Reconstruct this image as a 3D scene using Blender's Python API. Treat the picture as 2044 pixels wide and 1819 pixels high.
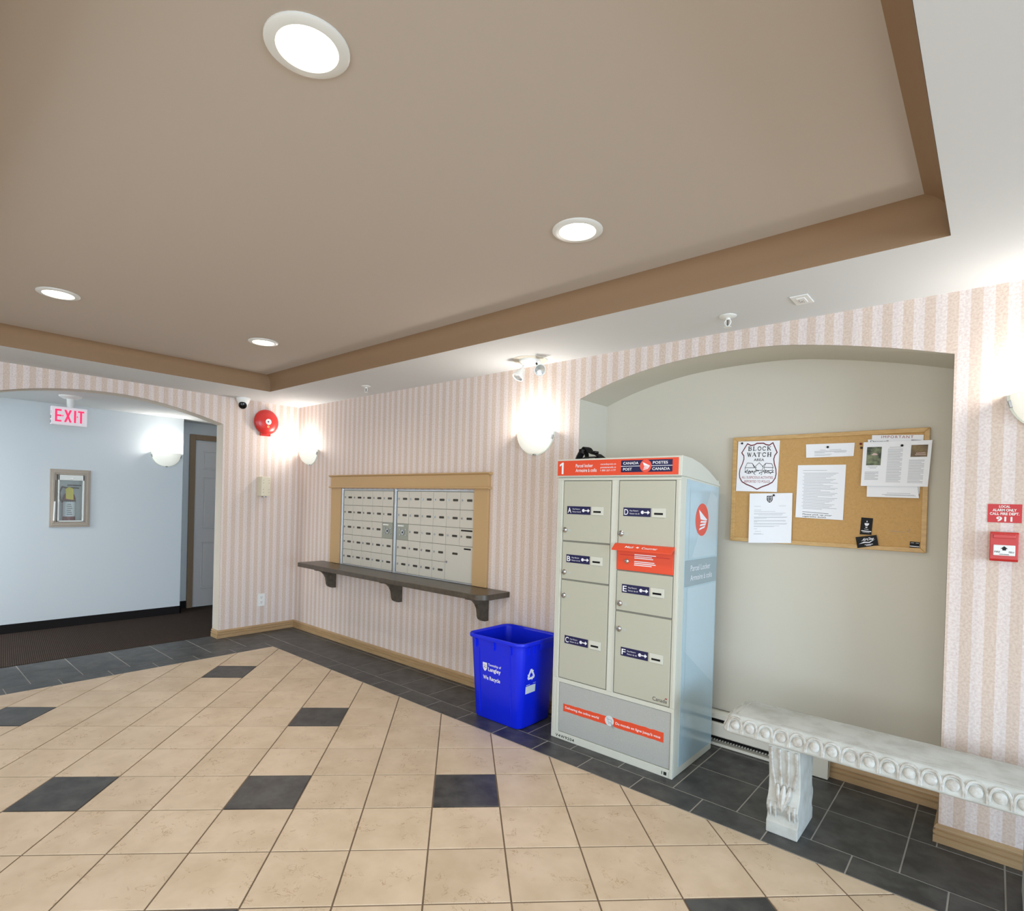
import bpy, math, random
from mathutils import Vector, Matrix
random.seed(7)
for o in list(bpy.data.objects): bpy.data.objects.remove(o)
SC = bpy.context.scene
S = 0.924                      # working units -> metres (a floor tile is 0.33 units = 12 inches)
PI = math.pi

# ------------------------------------------------------------------ camera, world, daylight, exposure
cam = bpy.data.objects.new('camera', bpy.data.cameras.new('camera'))
SC.collection.objects.link(cam)
CAM = Vector((6.025245, -3.268244, 1.495391))
CR = Vector((0.749155, 0.661795, 0.028192)); CU = Vector((-0.026927, -0.0121, 0.999564)); CF = Vector((-0.661848, 0.749587, -0.008755))
m = Matrix((CR, CU, -CF)).transposed().to_4x4(); m.translation = CAM * S
cam.matrix_world = m
cam.data.sensor_width = 36; cam.data.lens = 1119.79 / 2044 * 36
cam.data.shift_x = (1022 - 1000.93) / 2044; cam.data.shift_y = (1012.92 - 909.5) / 2044
cam.data.clip_start = 0.02
SC.camera = cam

w = bpy.data.worlds.new('daylight'); SC.world = w; w.use_nodes = True
w.node_tree.nodes['Background'].inputs[0].default_value = (0.80, 0.90, 1.0, 1)
w.node_tree.nodes['Background'].inputs[1].default_value = 1.0

def area_light(name, loc, direction, sx, sy, power, col):
    d = bpy.data.lights.new(name, 'AREA'); d.shape = 'RECTANGLE'; d.size = sx * S; d.size_y = sy * S
    d.energy = power; d.color = col
    o = bpy.data.objects.new(name, d); SC.collection.objects.link(o)
    o.location = Vector(loc) * S
    o.rotation_euler = Vector(direction).to_track_quat('-Z', 'Y').to_euler()
    return o
# daylight through the glazed entrance, off to the right, and an added fill from behind the camera
area_light('entrance_daylight', (12.55, -3.9, 1.3), (-1, 0, 0), 4.0, 2.4, 400, (0.62, 0.80, 1.0))
area_light('front_fill', (5.5, -6.35, 1.35), (0, 1, 0), 6.0, 2.3, 105, (0.90, 0.95, 1.0))

SC.view_settings.view_transform = 'Standard'; SC.view_settings.look = 'None'
SC.view_settings.gamma = 1; SC.view_settings.use_curve_mapping = False
SC.view_settings.exposure = -0.1

# ------------------------------------------------------------------ materials
def lin(c):
    return tuple(((x / 255) / 12.92 if x / 255 <= 0.04045 else (((x / 255) + 0.055) / 1.055) ** 2.4) for x in c) + (1,)
MATS = {}
def mat(name, rgb, rough=0.5, metal=0.0, spec=0.5, rgb2=None, scale=8, bump=0.0, bscale=60, emit=0.0, ecol=None, stretch=(1, 1, 1), rnd=0.0, lo=0.35, hi=0.65, detail=3, trans=0.0, coat=0.0):
    M = bpy.data.materials.new(name); M.use_nodes = True; MATS[name] = M
    nt = M.node_tree; b = nt.nodes['Principled BSDF']; N = nt.nodes.new; L = nt.links.new
    b.inputs['Base Color'].default_value = lin(rgb); b.inputs['Roughness'].default_value = rough
    b.inputs['Metallic'].default_value = metal; b.inputs['Specular IOR Level'].default_value = spec
    if trans: b.inputs['Transmission Weight'].default_value = trans
    if coat: b.inputs['Coat Weight'].default_value = coat; b.inputs['Coat Roughness'].default_value = 0.1
    if emit:
        b.inputs['Emission Color'].default_value = lin(ecol or rgb); b.inputs['Emission Strength'].default_value = emit
    if rgb2 or bump:
        g = N('ShaderNodeNewGeometry'); mp = N('ShaderNodeMapping'); mp.inputs['Scale'].default_value = stretch
        L(g.outputs['Position'], mp.inputs[0])
        if rnd:
            oi = N('ShaderNodeObjectInfo'); ad = N('ShaderNodeVectorMath'); ad.operation = 'SCALE'
            cb = N('ShaderNodeCombineXYZ'); L(oi.outputs['Random'], cb.inputs[0]); L(oi.outputs['Random'], cb.inputs[2])
            L(cb.outputs[0], ad.inputs[0]); ad.inputs['Scale'].default_value = 37.0
            L(ad.outputs[0], mp.inputs['Location'])
    if rgb2:
        n = N('ShaderNodeTexNoise'); n.inputs['Scale'].default_value = scale; n.inputs['Detail'].default_value = detail; n.inputs['Roughness'].default_value = 0.62
        r = N('ShaderNodeValToRGB'); r.color_ramp.elements[0].position = lo; r.color_ramp.elements[1].position = hi
        r.color_ramp.elements[0].color = lin(rgb); r.color_ramp.elements[1].color = lin(rgb2)
        L(mp.outputs[0], n.inputs['Vector']); L(n.outputs['Fac'], r.inputs[0])
        out = r.outputs[0]
        if rnd:
            hs = N('ShaderNodeHueSaturation'); mr = N('ShaderNodeMapRange')
            mr.inputs['To Min'].default_value = 1 - rnd; mr.inputs['To Max'].default_value = 1 + rnd
            L(oi.outputs['Random'], mr.inputs[0]); L(mr.outputs[0], hs.inputs['Value']); L(out, hs.inputs['Color']); out = hs.outputs[0]
        L(out, b.inputs['Base Color'])
    if bump:
        n2 = N('ShaderNodeTexNoise'); n2.inputs['Scale'].default_value = bscale; n2.inputs['Detail'].default_value = 4
        bp = N('ShaderNodeBump'); bp.inputs['Strength'].default_value = bump; bp.inputs['Distance'].default_value = 0.004
        L(mp.outputs[0], n2.inputs['Vector']); L(n2.outputs['Fac'], bp.inputs['Height']); L(bp.outputs[0], b.inputs['Normal'])
    return M

def wallpaper():
    M = bpy.data.materials.new('striped_wallpaper'); M.use_nodes = True; MATS['wallpaper'] = M
    nt = M.node_tree; b = nt.nodes['Principled BSDF']; N = nt.nodes.new; L = nt.links.new
    b.inputs['Roughness'].default_value = 0.75; b.inputs['Specular IOR Level'].default_value = 0.25
    g = N('ShaderNodeNewGeometry'); sp = N('ShaderNodeSeparateXYZ'); L(g.outputs['Position'], sp.inputs[0])
    ad = N('ShaderNodeMath'); L(sp.outputs[0], ad.inputs[0]); L(sp.outputs[1], ad.inputs[1])
    def mth(op, a, v=None):
        q = N('ShaderNodeMath'); q.operation = op; L(a, q.inputs[0])
        if v is not None: q.inputs[1].default_value = v
        return q.outputs[0]
    P = 0.083 * S
    ph = mth('FRACT', mth('DIVIDE', ad.outputs[0], P))
    tri = mth('ABSOLUTE', mth('SUBTRACT', ph, 0.5))                 # 0..0.5
    r = N('ShaderNodeValToRGB'); L(tri, r.inputs[0])
    e = r.color_ramp.elements; e[0].position = 0.235; e[1].position = 0.265
    e[0].color = lin((219, 201, 186)); e[1].color = lin((229, 218, 212))
    # a slower alternation so that the tan stripes are not all alike
    ph2 = mth('FRACT', mth('DIVIDE', ad.outputs[0], P * 2)); r2 = N('ShaderNodeValToRGB'); r2.color_ramp.interpolation = 'CONSTANT'
    e2 = r2.color_ramp.elements; e2[0].position = 0; e2[0].color = (1, 1, 1, 1); e2[1].position = 0.5; e2[1].color = (0.965, 0.965, 0.97, 1); L(ph2, r2.inputs[0])
    n = N('ShaderNodeTexNoise'); n.inputs['Scale'].default_value = 110; n.inputs['Detail'].default_value = 4; L(g.outputs['Position'], n.inputs['Vector'])
    r3 = N('ShaderNodeValToRGB'); L(n.outputs['Fac'], r3.inputs[0])
    e3 = r3.color_ramp.elements; e3[0].position = 0.36; e3[0].color = lin((240, 233, 231)); e3[1].position = 0.6; e3[1].color = (1, 1, 1, 1)
    mx = N('ShaderNodeMix'); mx.data_type = 'RGBA'; mx.blend_type = 'MULTIPLY'; mx.inputs[0].default_value = 1
    L(r.outputs[0], mx.inputs[6]); L(r2.outputs[0], mx.inputs[7])
    mx2 = N('ShaderNodeMix'); mx2.data_type = 'RGBA'; mx2.blend_type = 'MULTIPLY'; mx2.inputs[0].default_value = 1
    L(mx.outputs[2], mx2.inputs[6]); L(r3.outputs[0], mx2.inputs[7]); L(mx2.outputs[2], b.inputs['Base Color'])
    return M

def cork():
    M = mat('cork', (193, 153, 99), 0.9, rgb2=(201, 161, 106), scale=90, lo=0.3, hi=0.7, spec=0.1)
    nt = M.node_tree; N = nt.nodes.new; L = nt.links.new; b = nt.nodes['Principled BSDF']
    v = N('ShaderNodeTexVoronoi'); v.inputs['Scale'].default_value = 90
    g = N('ShaderNodeNewGeometry'); L(g.outputs['Position'], v.inputs['Vector'])
    r = N('ShaderNodeValToRGB'); r.color_ramp.elements[0].position = 0.08; r.color_ramp.elements[0].color = (0.55, 0.5, 0.45, 1)
    r.color_ramp.elements[1].position = 0.2; r.color_ramp.elements[1].color = (1, 1, 1, 1); L(v.outputs['Distance'], r.inputs[0])
    mx = N('ShaderNodeMix'); mx.data_type = 'RGBA'; mx.blend_type = 'MULTIPLY'; mx.inputs[0].default_value = 0.55
    src = b.inputs['Base Color'].links[0].from_socket
    L(src, mx.inputs[6]); L(r.outputs[0], mx.inputs[7]); L(mx.outputs[2], b.inputs['Base Color'])

def carpet():
    M = mat('carpet', (62, 50, 44), 0.95, spec=0.1)
    nt = M.node_tree; N = nt.nodes.new; L = nt.links.new; b = nt.nodes['Principled BSDF']
    g = N('ShaderNodeNewGeometry'); mp = N('ShaderNodeMapping'); mp.inputs['Rotation'].default_value = (0, 0, 0.12); L(g.outputs['Position'], mp.inputs[0])
    wv = N('ShaderNodeTexWave'); wv.bands_direction = 'Y'; wv.inputs['Scale'].default_value = 24; wv.inputs['Distortion'].default_value = 0.6; wv.inputs['Detail'].default_value = 2; L(mp.outputs[0], wv.inputs[0])
    n = N('ShaderNodeTexNoise'); n.inputs['Scale'].default_value = 130; L(g.outputs['Position'], n.inputs['Vector'])
    a = N('ShaderNodeMath'); a.operation = 'MULTIPLY'; L(wv.outputs['Fac'], a.inputs[0]); L(n.outputs['Fac'], a.inputs[1])
    r = N('ShaderNodeValToRGB'); r.color_ramp.elements[0].color = lin((42, 35, 32)); r.color_ramp.elements[1].color = lin((84, 71, 62)); r.color_ramp.elements[1].position = 0.75
    L(a.outputs[0], r.inputs[0]); L(r.outputs[0], b.inputs['Base Color'])
    bp = N('ShaderNodeBump'); bp.inputs['Strength'].default_value = 0.5; bp.inputs['Distance'].default_value = 0.004; L(a.outputs[0], bp.inputs['Height']); L(bp.outputs[0], b.inputs['Normal'])

def vein_tile():
    """beige ceramic: soft mottling plus fine darker creases pressed into the glaze"""
    M = mat('beige_tile', (201, 180, 152), 0.42, rgb2=(215, 195, 169), scale=5, rnd=0.035, spec=0.45)
    nt = M.node_tree; N = nt.nodes.new; L = nt.links.new; b = nt.nodes['Principled BSDF']
    mp = [n for n in nt.nodes if n.type == 'MAPPING'][0]
    n = N('ShaderNodeTexNoise'); n.inputs['Scale'].default_value = 24; n.inputs['Detail'].default_value = 5; n.inputs['Roughness'].default_value = 0.6; n.inputs['Distortion'].default_value = 0.7
    L(mp.outputs[0], n.inputs['Vector'])
    s = N('ShaderNodeMath'); s.operation = 'SUBTRACT'; L(n.outputs['Fac'], s.inputs[0]); s.inputs[1].default_value = 0.42
    a = N('ShaderNodeMath'); a.operation = 'ABSOLUTE'; L(s.outputs[0], a.inputs[0])
    r = N('ShaderNodeValToRGB'); r.color_ramp.elements[0].position = 0.0; r.color_ramp.elements[0].color = lin((206, 188, 168)); r.color_ramp.elements[1].position = 0.02; r.color_ramp.elements[1].color = (1, 1, 1, 1)
    L(a.outputs[0], r.inputs[0])
    n2 = N('ShaderNodeTexNoise'); n2.inputs['Scale'].default_value = 9; L(mp.outputs[0], n2.inputs['Vector'])
    r2 = N('ShaderNodeValToRGB'); r2.color_ramp.elements[0].position = 0.48; r2.color_ramp.elements[0].color = (0, 0, 0, 1); r2.color_ramp.elements[1].position = 0.62; L(n2.outputs['Fac'], r2.inputs[0])
    mx = N('ShaderNodeMix'); mx.data_type = 'RGBA'; mx.blend_type = 'MULTIPLY'; L(r2.outputs[0], mx.inputs[0])
    src = b.inputs['Base Color'].links[0].from_socket
    L(src, mx.inputs[6]); L(r.outputs[0], mx.inputs[7]); L(mx.outputs[2], b.inputs['Base Color'])
    bp = N('ShaderNodeBump'); bp.inputs['Strength'].default_value = 0.12; bp.inputs['Distance'].default_value = 0.004; L(n.outputs['Fac'], bp.inputs['Height']); L(bp.outputs[0], b.inputs['Normal'])

wallpaper(); cork(); carpet(); vein_tile()
mat('white_ceiling', (216, 217, 216), 0.9, spec=0.2)
mat('tray_paint', (192, 180, 167), 0.85, spec=0.2)
mat('fascia_paint', (150, 122, 94), 0.8, spec=0.2)
mat('cream_wall', (207, 201, 186), 0.8, spec=0.2)
mat('jamb_paint', (214, 202, 186), 0.7, spec=0.3)
mat('white_wall', (214, 219, 221), 0.75, spec=0.25)
mat('tan_trim', (190, 156, 110), 0.5)
mat('baseboard', (178, 148, 108), 0.5, rgb2=(166, 135, 96), scale=10, stretch=(0.6, 0.6, 6))
mat('rubber', (26, 22, 22), 0.75, spec=0.2)
mat('slate_tile', (51, 51, 51), 0.42, rgb2=(78, 78, 76), scale=11, rnd=0.06, spec=0.5, bump=0.06, bscale=30)
mat('field_grout', (122, 104, 86), 0.85)
mat('border_grout', (160, 157, 150), 0.8)
mat('white_plastic', (232, 232, 228), 0.4)
mat('offwhite_plastic', (222, 214, 190), 0.45)
mat('white_metal', (228, 228, 222), 0.35)
mat('chrome', (190, 190, 190), 0.2, metal=1)
mat('dark_metal', (70, 68, 64), 0.35, metal=1)
mat('aluminium', (205, 210, 214), 0.3, metal=0.6)
mat('mail_door', (201, 195, 182), 0.4)
mat('post_lock_door', (150, 152, 138), 0.4)
mat('number_plate', (52, 46, 34), 0.4)
mat('black', (7, 7, 8), 0.55, spec=0.25)
mat('black_gloss', (10, 10, 11), 0.12)
mat('ink', (28, 28, 30), 0.8)
mat('grey_ink', (146, 148, 152), 0.8)
mat('red_ink', (150, 40, 44), 0.8)
mat('maroon_ink', (110, 38, 50), 0.8)
mat('laminate', (86, 77, 64), 0.33, rgb2=(70, 62, 51), scale=30)
mat('blue_plastic', (4, 34, 216), 0.36, spec=0.5)
mat('white_print', (236, 236, 240), 0.6)
mat('grey_label', (206, 214, 216), 0.5)
mat('locker_paint', (184, 183, 166), 0.4, spec=0.4)
mat('locker_frame', (206, 207, 194), 0.35, spec=0.4)
mat('gap_grey', (128, 127, 116), 0.6)
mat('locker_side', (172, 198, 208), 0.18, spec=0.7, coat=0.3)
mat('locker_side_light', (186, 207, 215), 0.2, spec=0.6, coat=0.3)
mat('locker_tag', (150, 168, 174), 0.3)
mat('locker_lower', (168, 170, 165), 0.35, rgb2=(176, 178, 173), scale=200)
mat('post_orange', (224, 76, 42), 0.4)
mat('navy', (16, 16, 70), 0.4)
mat('logo_red', (226, 84, 66), 0.4)
mat('paper', (242, 243, 246), 0.8, spec=0.2)
mat('paper_cream', (236, 236, 230), 0.8, spec=0.2)
mat('photo_green', (44, 52, 34), 0.5, rgb2=(150, 160, 118), scale=22, lo=0.4, hi=0.7)
mat('photo_brown', (92, 72, 44), 0.5, rgb2=(134, 112, 70), scale=20)
mat('photo_pale', (206, 176, 168), 0.5)
mat('oak_frame', (206, 168, 108), 0.45, rgb2=(190, 150, 92), scale=18, stretch=(1, 1, 5))
mat('alarm_red', (196, 44, 40), 0.28, spec=0.5)
mat('sign_red', (196, 40, 44), 0.45)
mat('stone', (198, 200, 194), 0.75, rgb2=(172, 172, 164), scale=9, bump=0.12, bscale=80, lo=0.42, hi=0.72, detail=6)
mat('stone_carved', (202, 203, 198), 0.7, rgb2=(160, 150, 136), scale=30, bump=0.1, bscale=90, lo=0.4, hi=0.75)
mat('heater_white', (224, 220, 206), 0.4)
mat('door_white', (214, 212, 212), 0.45)
mat('door_casing', (142, 118, 92), 0.5)
mat('cabinet_wood', (176, 162, 146), 0.5)
mat('extinguisher_red', (120, 20, 26), 0.3)
mat('tag_yellow', (226, 204, 60), 0.6)
mat('orange_disc', (240, 160, 110), 0.4)
mat('exit_red', (240, 40, 90), 0.5, emit=0.9, ecol=(255, 30, 90))
mat('exit_face', (238, 232, 236), 0.5, emit=0.12, ecol=(255, 220, 230))
mat('lamp_lens', (255, 250, 235), 0.4, emit=7.0, ecol=(255, 247, 222))
mat('sconce_bulb', (255, 255, 250), 0.4, emit=12.0, ecol=(255, 252, 242))
mat('rim_glass', (222, 226, 214), 0.15, spec=0.6)
mat('clear_lens', (220, 226, 228), 0.1, metal=0.7)
def glass(name, tint, gloss=0.12, mixc=0.1):
    M = bpy.data.materials.new(name); M.use_nodes = True; MATS[name] = M
    nt = M.node_tree; nt.nodes.remove(nt.nodes['Principled BSDF']); N = nt.nodes.new; L = nt.links.new
    t = N('ShaderNodeBsdfTransparent'); t.inputs[0].default_value = tint; g = N('ShaderNodeBsdfGlossy'); g.inputs['Roughness'].default_value = gloss
    mx = N('ShaderNodeMixShader'); mx.inputs[0].default_value = mixc
    L(t.outputs[0], mx.inputs[1]); L(g.outputs[0], mx.inputs[2]); L(mx.outputs[0], nt.nodes['Material Output'].inputs[0])
glass('clear_glass', (0.93, 0.97, 0.97, 1), 0.03, 0.08)
def opal():
    M = bpy.data.materials.new('opal_glass'); M.use_nodes = True; MATS['opal_glass'] = M
    nt = M.node_tree; nt.nodes.remove(nt.nodes['Principled BSDF']); N = nt.nodes.new; L = nt.links.new
    d = N('ShaderNodeBsdfDiffuse'); d.inputs[0].default_value = (0.86, 0.87, 0.80, 1)
    t = N('ShaderNodeBsdfTranslucent'); t.inputs[0].default_value = (0.86, 0.88, 0.80, 1)
    mx = N('ShaderNodeMixShader'); mx.inputs[0].default_value = 0.02; L(d.outputs[0], mx.inputs[1]); L(t.outputs[0], mx.inputs[2])
    g = N('ShaderNodeBsdfGlossy'); g.inputs['Roughness'].default_value = 0.15
    m2 = N('ShaderNodeMixShader'); m2.inputs[0].default_value = 0.04; L(mx.outputs[0], m2.inputs[1]); L(g.outputs[0], m2.inputs[2])
    e = N('ShaderNodeEmission'); e.inputs[0].default_value = (1.0, 0.99, 0.88, 1); e.inputs[1].default_value = 0.3   # the lit shade glows
    a = N('ShaderNodeAddShader'); L(m2.outputs[0], a.inputs[0]); L(e.outputs[0], a.inputs[1]); L(a.outputs[0], nt.nodes['Material Output'].inputs[0])
opal()

# ------------------------------------------------------------------ mesh helpers
class Frame:
    """a plane in the world: u along it, v up it, d out of it"""
    def __init__(s, o, u, v, n): s.o, s.u, s.v, s.n = Vector(o), Vector(u), Vector(v), Vector(n)
    def __call__(s, u, v, d=0.0): return s.o + s.u * u + s.v * v + s.n * d
def wall_r(y=0.0): return Frame((0, y, 0), (1, 0, 0), (0, 0, 1), (0, -1, 0))     # faces the room, -y
def wall_l(x=0.0): return Frame((x, 0, 0), (0, 1, 0), (0, 0, 1), (1, 0, 0))      # faces the room, +x
def ceil_f(z): return Frame((0, 0, z), (1, 0, 0), (0, -1, 0), (0, 0, -1))        # u = x, v = -y, hangs down
def floor_f(z=0.0): return Frame((0, 0, z), (1, 0, 0), (0, 1, 0), (0, 0, 1))
def tilt(f, u, v, a, d=0.0):
    c, s = math.cos(a), math.sin(a)
    return Frame(f(u, v, d), f.u * c + f.v * s, f.v * c - f.u * s, f.n)

class MB:
    def __init__(s): s.v = []; s.f = []
    def add(s, vs, fs):
        k = len(s.v); s.v += [Vector(a) for a in vs]; s.f += [tuple(i + k for i in f) for f in fs]; return s
    def prism(s, F, pts, d0, d1, bottom=True):
        n = len(pts)
        vs = [F(a, b, d0) for a, b in pts] + [F(a, b, d1) for a, b in pts]
        fs = [tuple(range(n, 2 * n))] + [(i, (i + 1) % n, n + (i + 1) % n, n + i) for i in range(n)]
        if bottom: fs.append(tuple(range(n - 1, -1, -1)))
        return s.add(vs, fs)
    def rect(s, F, u0, u1, v0, v1, d0, d1, bottom=True): return s.prism(F, [(u0, v0), (u1, v0), (u1, v1), (u0, v1)], d0, d1, bottom)
    def face(s, F, pts, d=0.0): return s.add([F(a, b, d) for a, b in pts], [tuple(range(len(pts)))])
    def box(s, x0, x1, y0, y1, z0, z1): return s.rect(floor_f(), x0, x1, y0, y1, z0, z1)
    def disc(s, F, u, v, r, d0, d1, n=16, sy=1.0): return s.prism(F, [(u + r * math.cos(2 * PI * i / n), v + r * sy * math.sin(2 * PI * i / n)) for i in range(n)], d0, d1)
    def rrect(s, F, u0, u1, v0, v1, r, d0, d1, n=4): return s.prism(F, rr(u0, u1, v0, v1, r, n), d0, d1)
    def lathe(s, F, prof, n=24, a0=0.0, a1=2 * PI, su=1.0, sv=1.0):
        full = abs(a1 - a0 - 2 * PI) < 1e-6; m_ = n if full else n + 1
        vs = []; fs = []
        for (r, d) in prof:
            for i in range(m_):
                a = a0 + (a1 - a0) * i / n; vs.append(F(r * su * math.cos(a), r * sv * math.sin(a), d))
        for j in range(len(prof) - 1):
            for i in range(n):
                i2 = (i + 1) % m_
                fs.append((j * m_ + i, j * m_ + i2, (j + 1) * m_ + i2, (j + 1) * m_ + i))
        return s.add(vs, fs)
    def tube(s, pts, r, n=8, cap=True):
        pts = [Vector(p) for p in pts]; rs = r if isinstance(r, (list, tuple)) else [r] * len(pts)
        vs = []; fs = []; ref = None
        for i, p in enumerate(pts):
            t = (pts[min(i + 1, len(pts) - 1)] - pts[max(i - 1, 0)]).normalized()
            if ref is None: ref = t.orthogonal().normalized()
            ref = (ref - t * ref.dot(t)).normalized(); b = t.cross(ref)
            for k in range(n):
                a = 2 * PI * k / n; vs.append(p + (ref * math.cos(a) + b * math.sin(a)) * rs[i])
        for i in range(len(pts) - 1):
            for k in range(n): fs.append((i * n + k, i * n + (k + 1) % n, (i + 1) * n + (k + 1) % n, (i + 1) * n + k))
        if cap: fs += [tuple(range(n - 1, -1, -1)), tuple((len(pts) - 1) * n + k for k in range(n))]
        return s.add(vs, fs)
    def ribbon(s, F, pts, w, d0, d1=None):
        """flat stroke of width w along 2-D points"""
        for i in range(len(pts) - 1):
            a, b = Vector(pts[i]), Vector(pts[i + 1]); t = (b - a)
            if t.length < 1e-6: continue
            t.normalize(); nn = Vector((-t.y, t.x)) * (w / 2); e = t * (w * 0.3)
            q = [a - e + nn, a - e - nn, b + e - nn, b + e + nn]
            s.face(F, [(p.x, p.y) for p in q][::-1], d0) if d1 is None else s.prism(F, [(p.x, p.y) for p in q][::-1], d0, d1)
        return s
    def ellipsoid(s, c, rx, ry, rz, n=12, m_=8):
        c = Vector(c); vs = []; fs = []
        for j in range(m_ + 1):
            t = PI * j / m_
            for i in range(n):
                a = 2 * PI * i / n; vs.append(c + Vector((rx * math.sin(t) * math.cos(a), ry * math.sin(t) * math.sin(a), rz * math.cos(t))))
        for j in range(m_):
            for i in range(n): fs.append((j * n + i, (j + 1) * n + i, (j + 1) * n + (i + 1) % n, j * n + (i + 1) % n))
        return s.add(vs, fs)
    def text(s, F, txt, u, v, h, width=None, align='L', d=0.0, wt=0.0, shear=0.0, sp=1.0):
        vs, fs, x0, x1 = glyphs(txt, wt, sp)
        kv = h; ku = h if width is None else width / max(1e-6, x1 - x0)
        off = {'L': x0, 'C': (x0 + x1) / 2, 'R': x1}[align]
        return s.add([F(u + (x - off) * ku + y * kv * shear, v + y * kv, d) for x, y in vs], fs)

def rr(u0, u1, v0, v1, r, n=4):
    out = []
    for cx, cy, a in ((u1 - r, v0 + r, -PI / 2), (u1 - r, v1 - r, 0), (u0 + r, v1 - r, PI / 2), (u0 + r, v0 + r, PI)):
        for i in range(n + 1): out.append((cx + r * math.cos(a + PI / 2 * i / n), cy + r * math.sin(a + PI / 2 * i / n)))
    return out
_gc = {}
def glyphs(txt, wt=0.0, sp=1.0):
    """letters as flat faces, cap height 1"""
    k = (txt, wt, sp)
    if k in _gc: return _gc[k]
    cu = bpy.data.curves.new('lettering', 'FONT'); cu.body = txt; cu.resolution_u = 4; cu.offset = wt; cu.space_character = sp
    ob = bpy.data.objects.new('lettering', cu); SC.collection.objects.link(ob)
    dg = bpy.context.evaluated_depsgraph_get(); me = bpy.data.meshes.new_from_object(ob.evaluated_get(dg))
    vs = [(v.co.x / 0.72, v.co.y / 0.72) for v in me.vertices]; fs = [tuple(p.vertices) for p in me.polygons]
    bpy.data.objects.remove(ob); bpy.data.curves.remove(cu); bpy.data.meshes.remove(me)
    xs = [a for a, b in vs] or [0, 1]
    _gc[k] = (vs, fs, min(xs), max(xs)); return _gc[k]

SERIF = {   # strokes of a bold roman capital: (points, width); then serif bars (x0, x1, y)
 'B': ([([(.2, 0), (.2, 1)], .17), ([(.2, .97), (.5, .97), (.66, .9), (.68, .75), (.62, .58), (.45, .53), (.2, .53)], .09), ([(.45, .53), (.68, .46), (.76, .28), (.7, .1), (.52, .03), (.2, .03)], .11)], [(.02, .3, .98), (.02, .3, .02)]),
 'L': ([([(.22, 0), (.22, 1)], .17), ([(.22, .03), (.72, .03), (.76, .28)], .07)], [(.03, .42, .98), (.03, .3, .02)]),
 'O': ([([(.45 + .33 * math.cos(2 * PI * i / 16), .5 + .47 * math.sin(2 * PI * i / 16)) for i in range(17)], .12)], []),
 'C': ([([(.45 + .34 * math.cos(.7 + 4.9 * i / 14), .5 + .47 * math.sin(.7 + 4.9 * i / 14)) for i in range(15)], .12), ([(.76, .98), (.76, .68)], .05)], []),
 'K': ([([(.2, 0), (.2, 1)], .17), ([(.24, .45), (.72, .97)], .07), ([(.40, .6), (.76, .03)], .15)], [(.03, .38, .98), (.03, .38, .02), (.58, .88, .98), (.58, .92, .02)]),
 'W': ([([(.1, .97), (.32, .03)], .15), ([(.32, .03), (.5, .85)], .06), ([(.5, .85), (.68, .03)], .15), ([(.68, .03), (.9, .97)], .06)], [(-.04, .26, .98), (.38, .6, .98), (.78, 1.0, .98)]),
 'A': ([([(.12, .03), (.44, .97)], .06), ([(.44, .97), (.78, .03)], .16), ([(.24, .34), (.64, .34)], .06)], [(.0, .26, .02), (.62, .92, .02)]),
 'T': ([([(.42, 0), (.42, 1)], .17), ([(.04, .72), (.07, .97), (.77, .97), (.8, .72)], .07)], [(.26, .58, .02)]),
 'H': ([([(.2, 0), (.2, 1)], .17), ([(.72, 0), (.72, 1)], .17), ([(.2, .5), (.72, .5)], .07)], [(.03, .37, .98), (.03, .37, .02), (.55, .89, .98), (.55, .89, .02)])}
def serif_text(mb, F, txt, u0, u1, v, h):
    cw = (u1 - u0) / len(txt)
    for i, ch in enumerate(txt):
        st, bars = SERIF[ch]; k = 0
        for pts, wd in st:
            k += 1; mb.ribbon(F, [(u0 + cw * (i + x), v + y * h) for x, y in pts], wd * cw, 0.00008 * k)
        for a, b, y in bars: mb.face(F, [(u0 + cw * (i + a), v + (y - .03) * h), (u0 + cw * (i + b), v + (y - .03) * h), (u0 + cw * (i + b), v + (y + .03) * h), (u0 + cw * (i + a), v + (y + .03) * h)], 0.0005)
ORG = {}
def obj(name, mb, material, parent=None, origin=None, smooth=False, bevel=0.0, seg=2, label=None, sharp=35):
    me = bpy.data.meshes.new(name)
    if origin is None: origin = ORG[parent.name] if parent else Vector(((min(v.x for v in mb.v) + max(v.x for v in mb.v)) / 2, (min(v.y for v in mb.v) + max(v.y for v in mb.v)) / 2, min(v.z for v in mb.v)))
    origin = Vector(origin)
    me.from_pydata([tuple((v - origin) * S) for v in mb.v], [], mb.f); me.update()
    me.materials.append(MATS[material])
    if smooth:
        for p in me.polygons: p.use_smooth = True
        try: me.set_sharp_from_angle(angle=math.radians(sharp))
        except Exception: pass
    o = bpy.data.objects.new(name, me); SC.collection.objects.link(o); ORG[o.name] = origin
    if parent:
        o.parent = parent; o.location = (origin - ORG[parent.name]) * S
    else: o.location = origin * S
    if bevel:
        b = o.modifiers.new('bevel', 'BEVEL'); b.width = bevel * S; b.segments = seg; b.limit_method = 'ANGLE'; b.angle_limit = math.radians(40)
    if label: o['label'] = label
    return o
def tag(o, label, cat, group=None):
    o['label'] = label; o['category'] = cat
    if group: o['group'] = group
    return o
def thing(name, loc, label, cat, group=None):
    o = bpy.data.objects.new(name, None); SC.collection.objects.link(o); o.empty_display_size = 0.05
    ORG[o.name] = Vector(loc); o.location = Vector(loc) * S
    return tag(o, label, cat, group)
def struct(o, label=None):
    o['kind'] = 'structure'
    if label: o['label'] = label
    return o
def copy_tree(src, loc, label=None, rotz=None, parent=None):
    c = src.copy(); SC.collection.objects.link(c)
    if parent is None:
        c.location = Vector(loc) * S; ORG[c.name] = Vector(loc)
        if rotz is not None: c.rotation_euler = (0, 0, rotz)
        if label: c['label'] = label
    else:
        c.parent = parent
    for ch in list(src.children): copy_tree(ch, None, parent=c)
    return c
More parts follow.
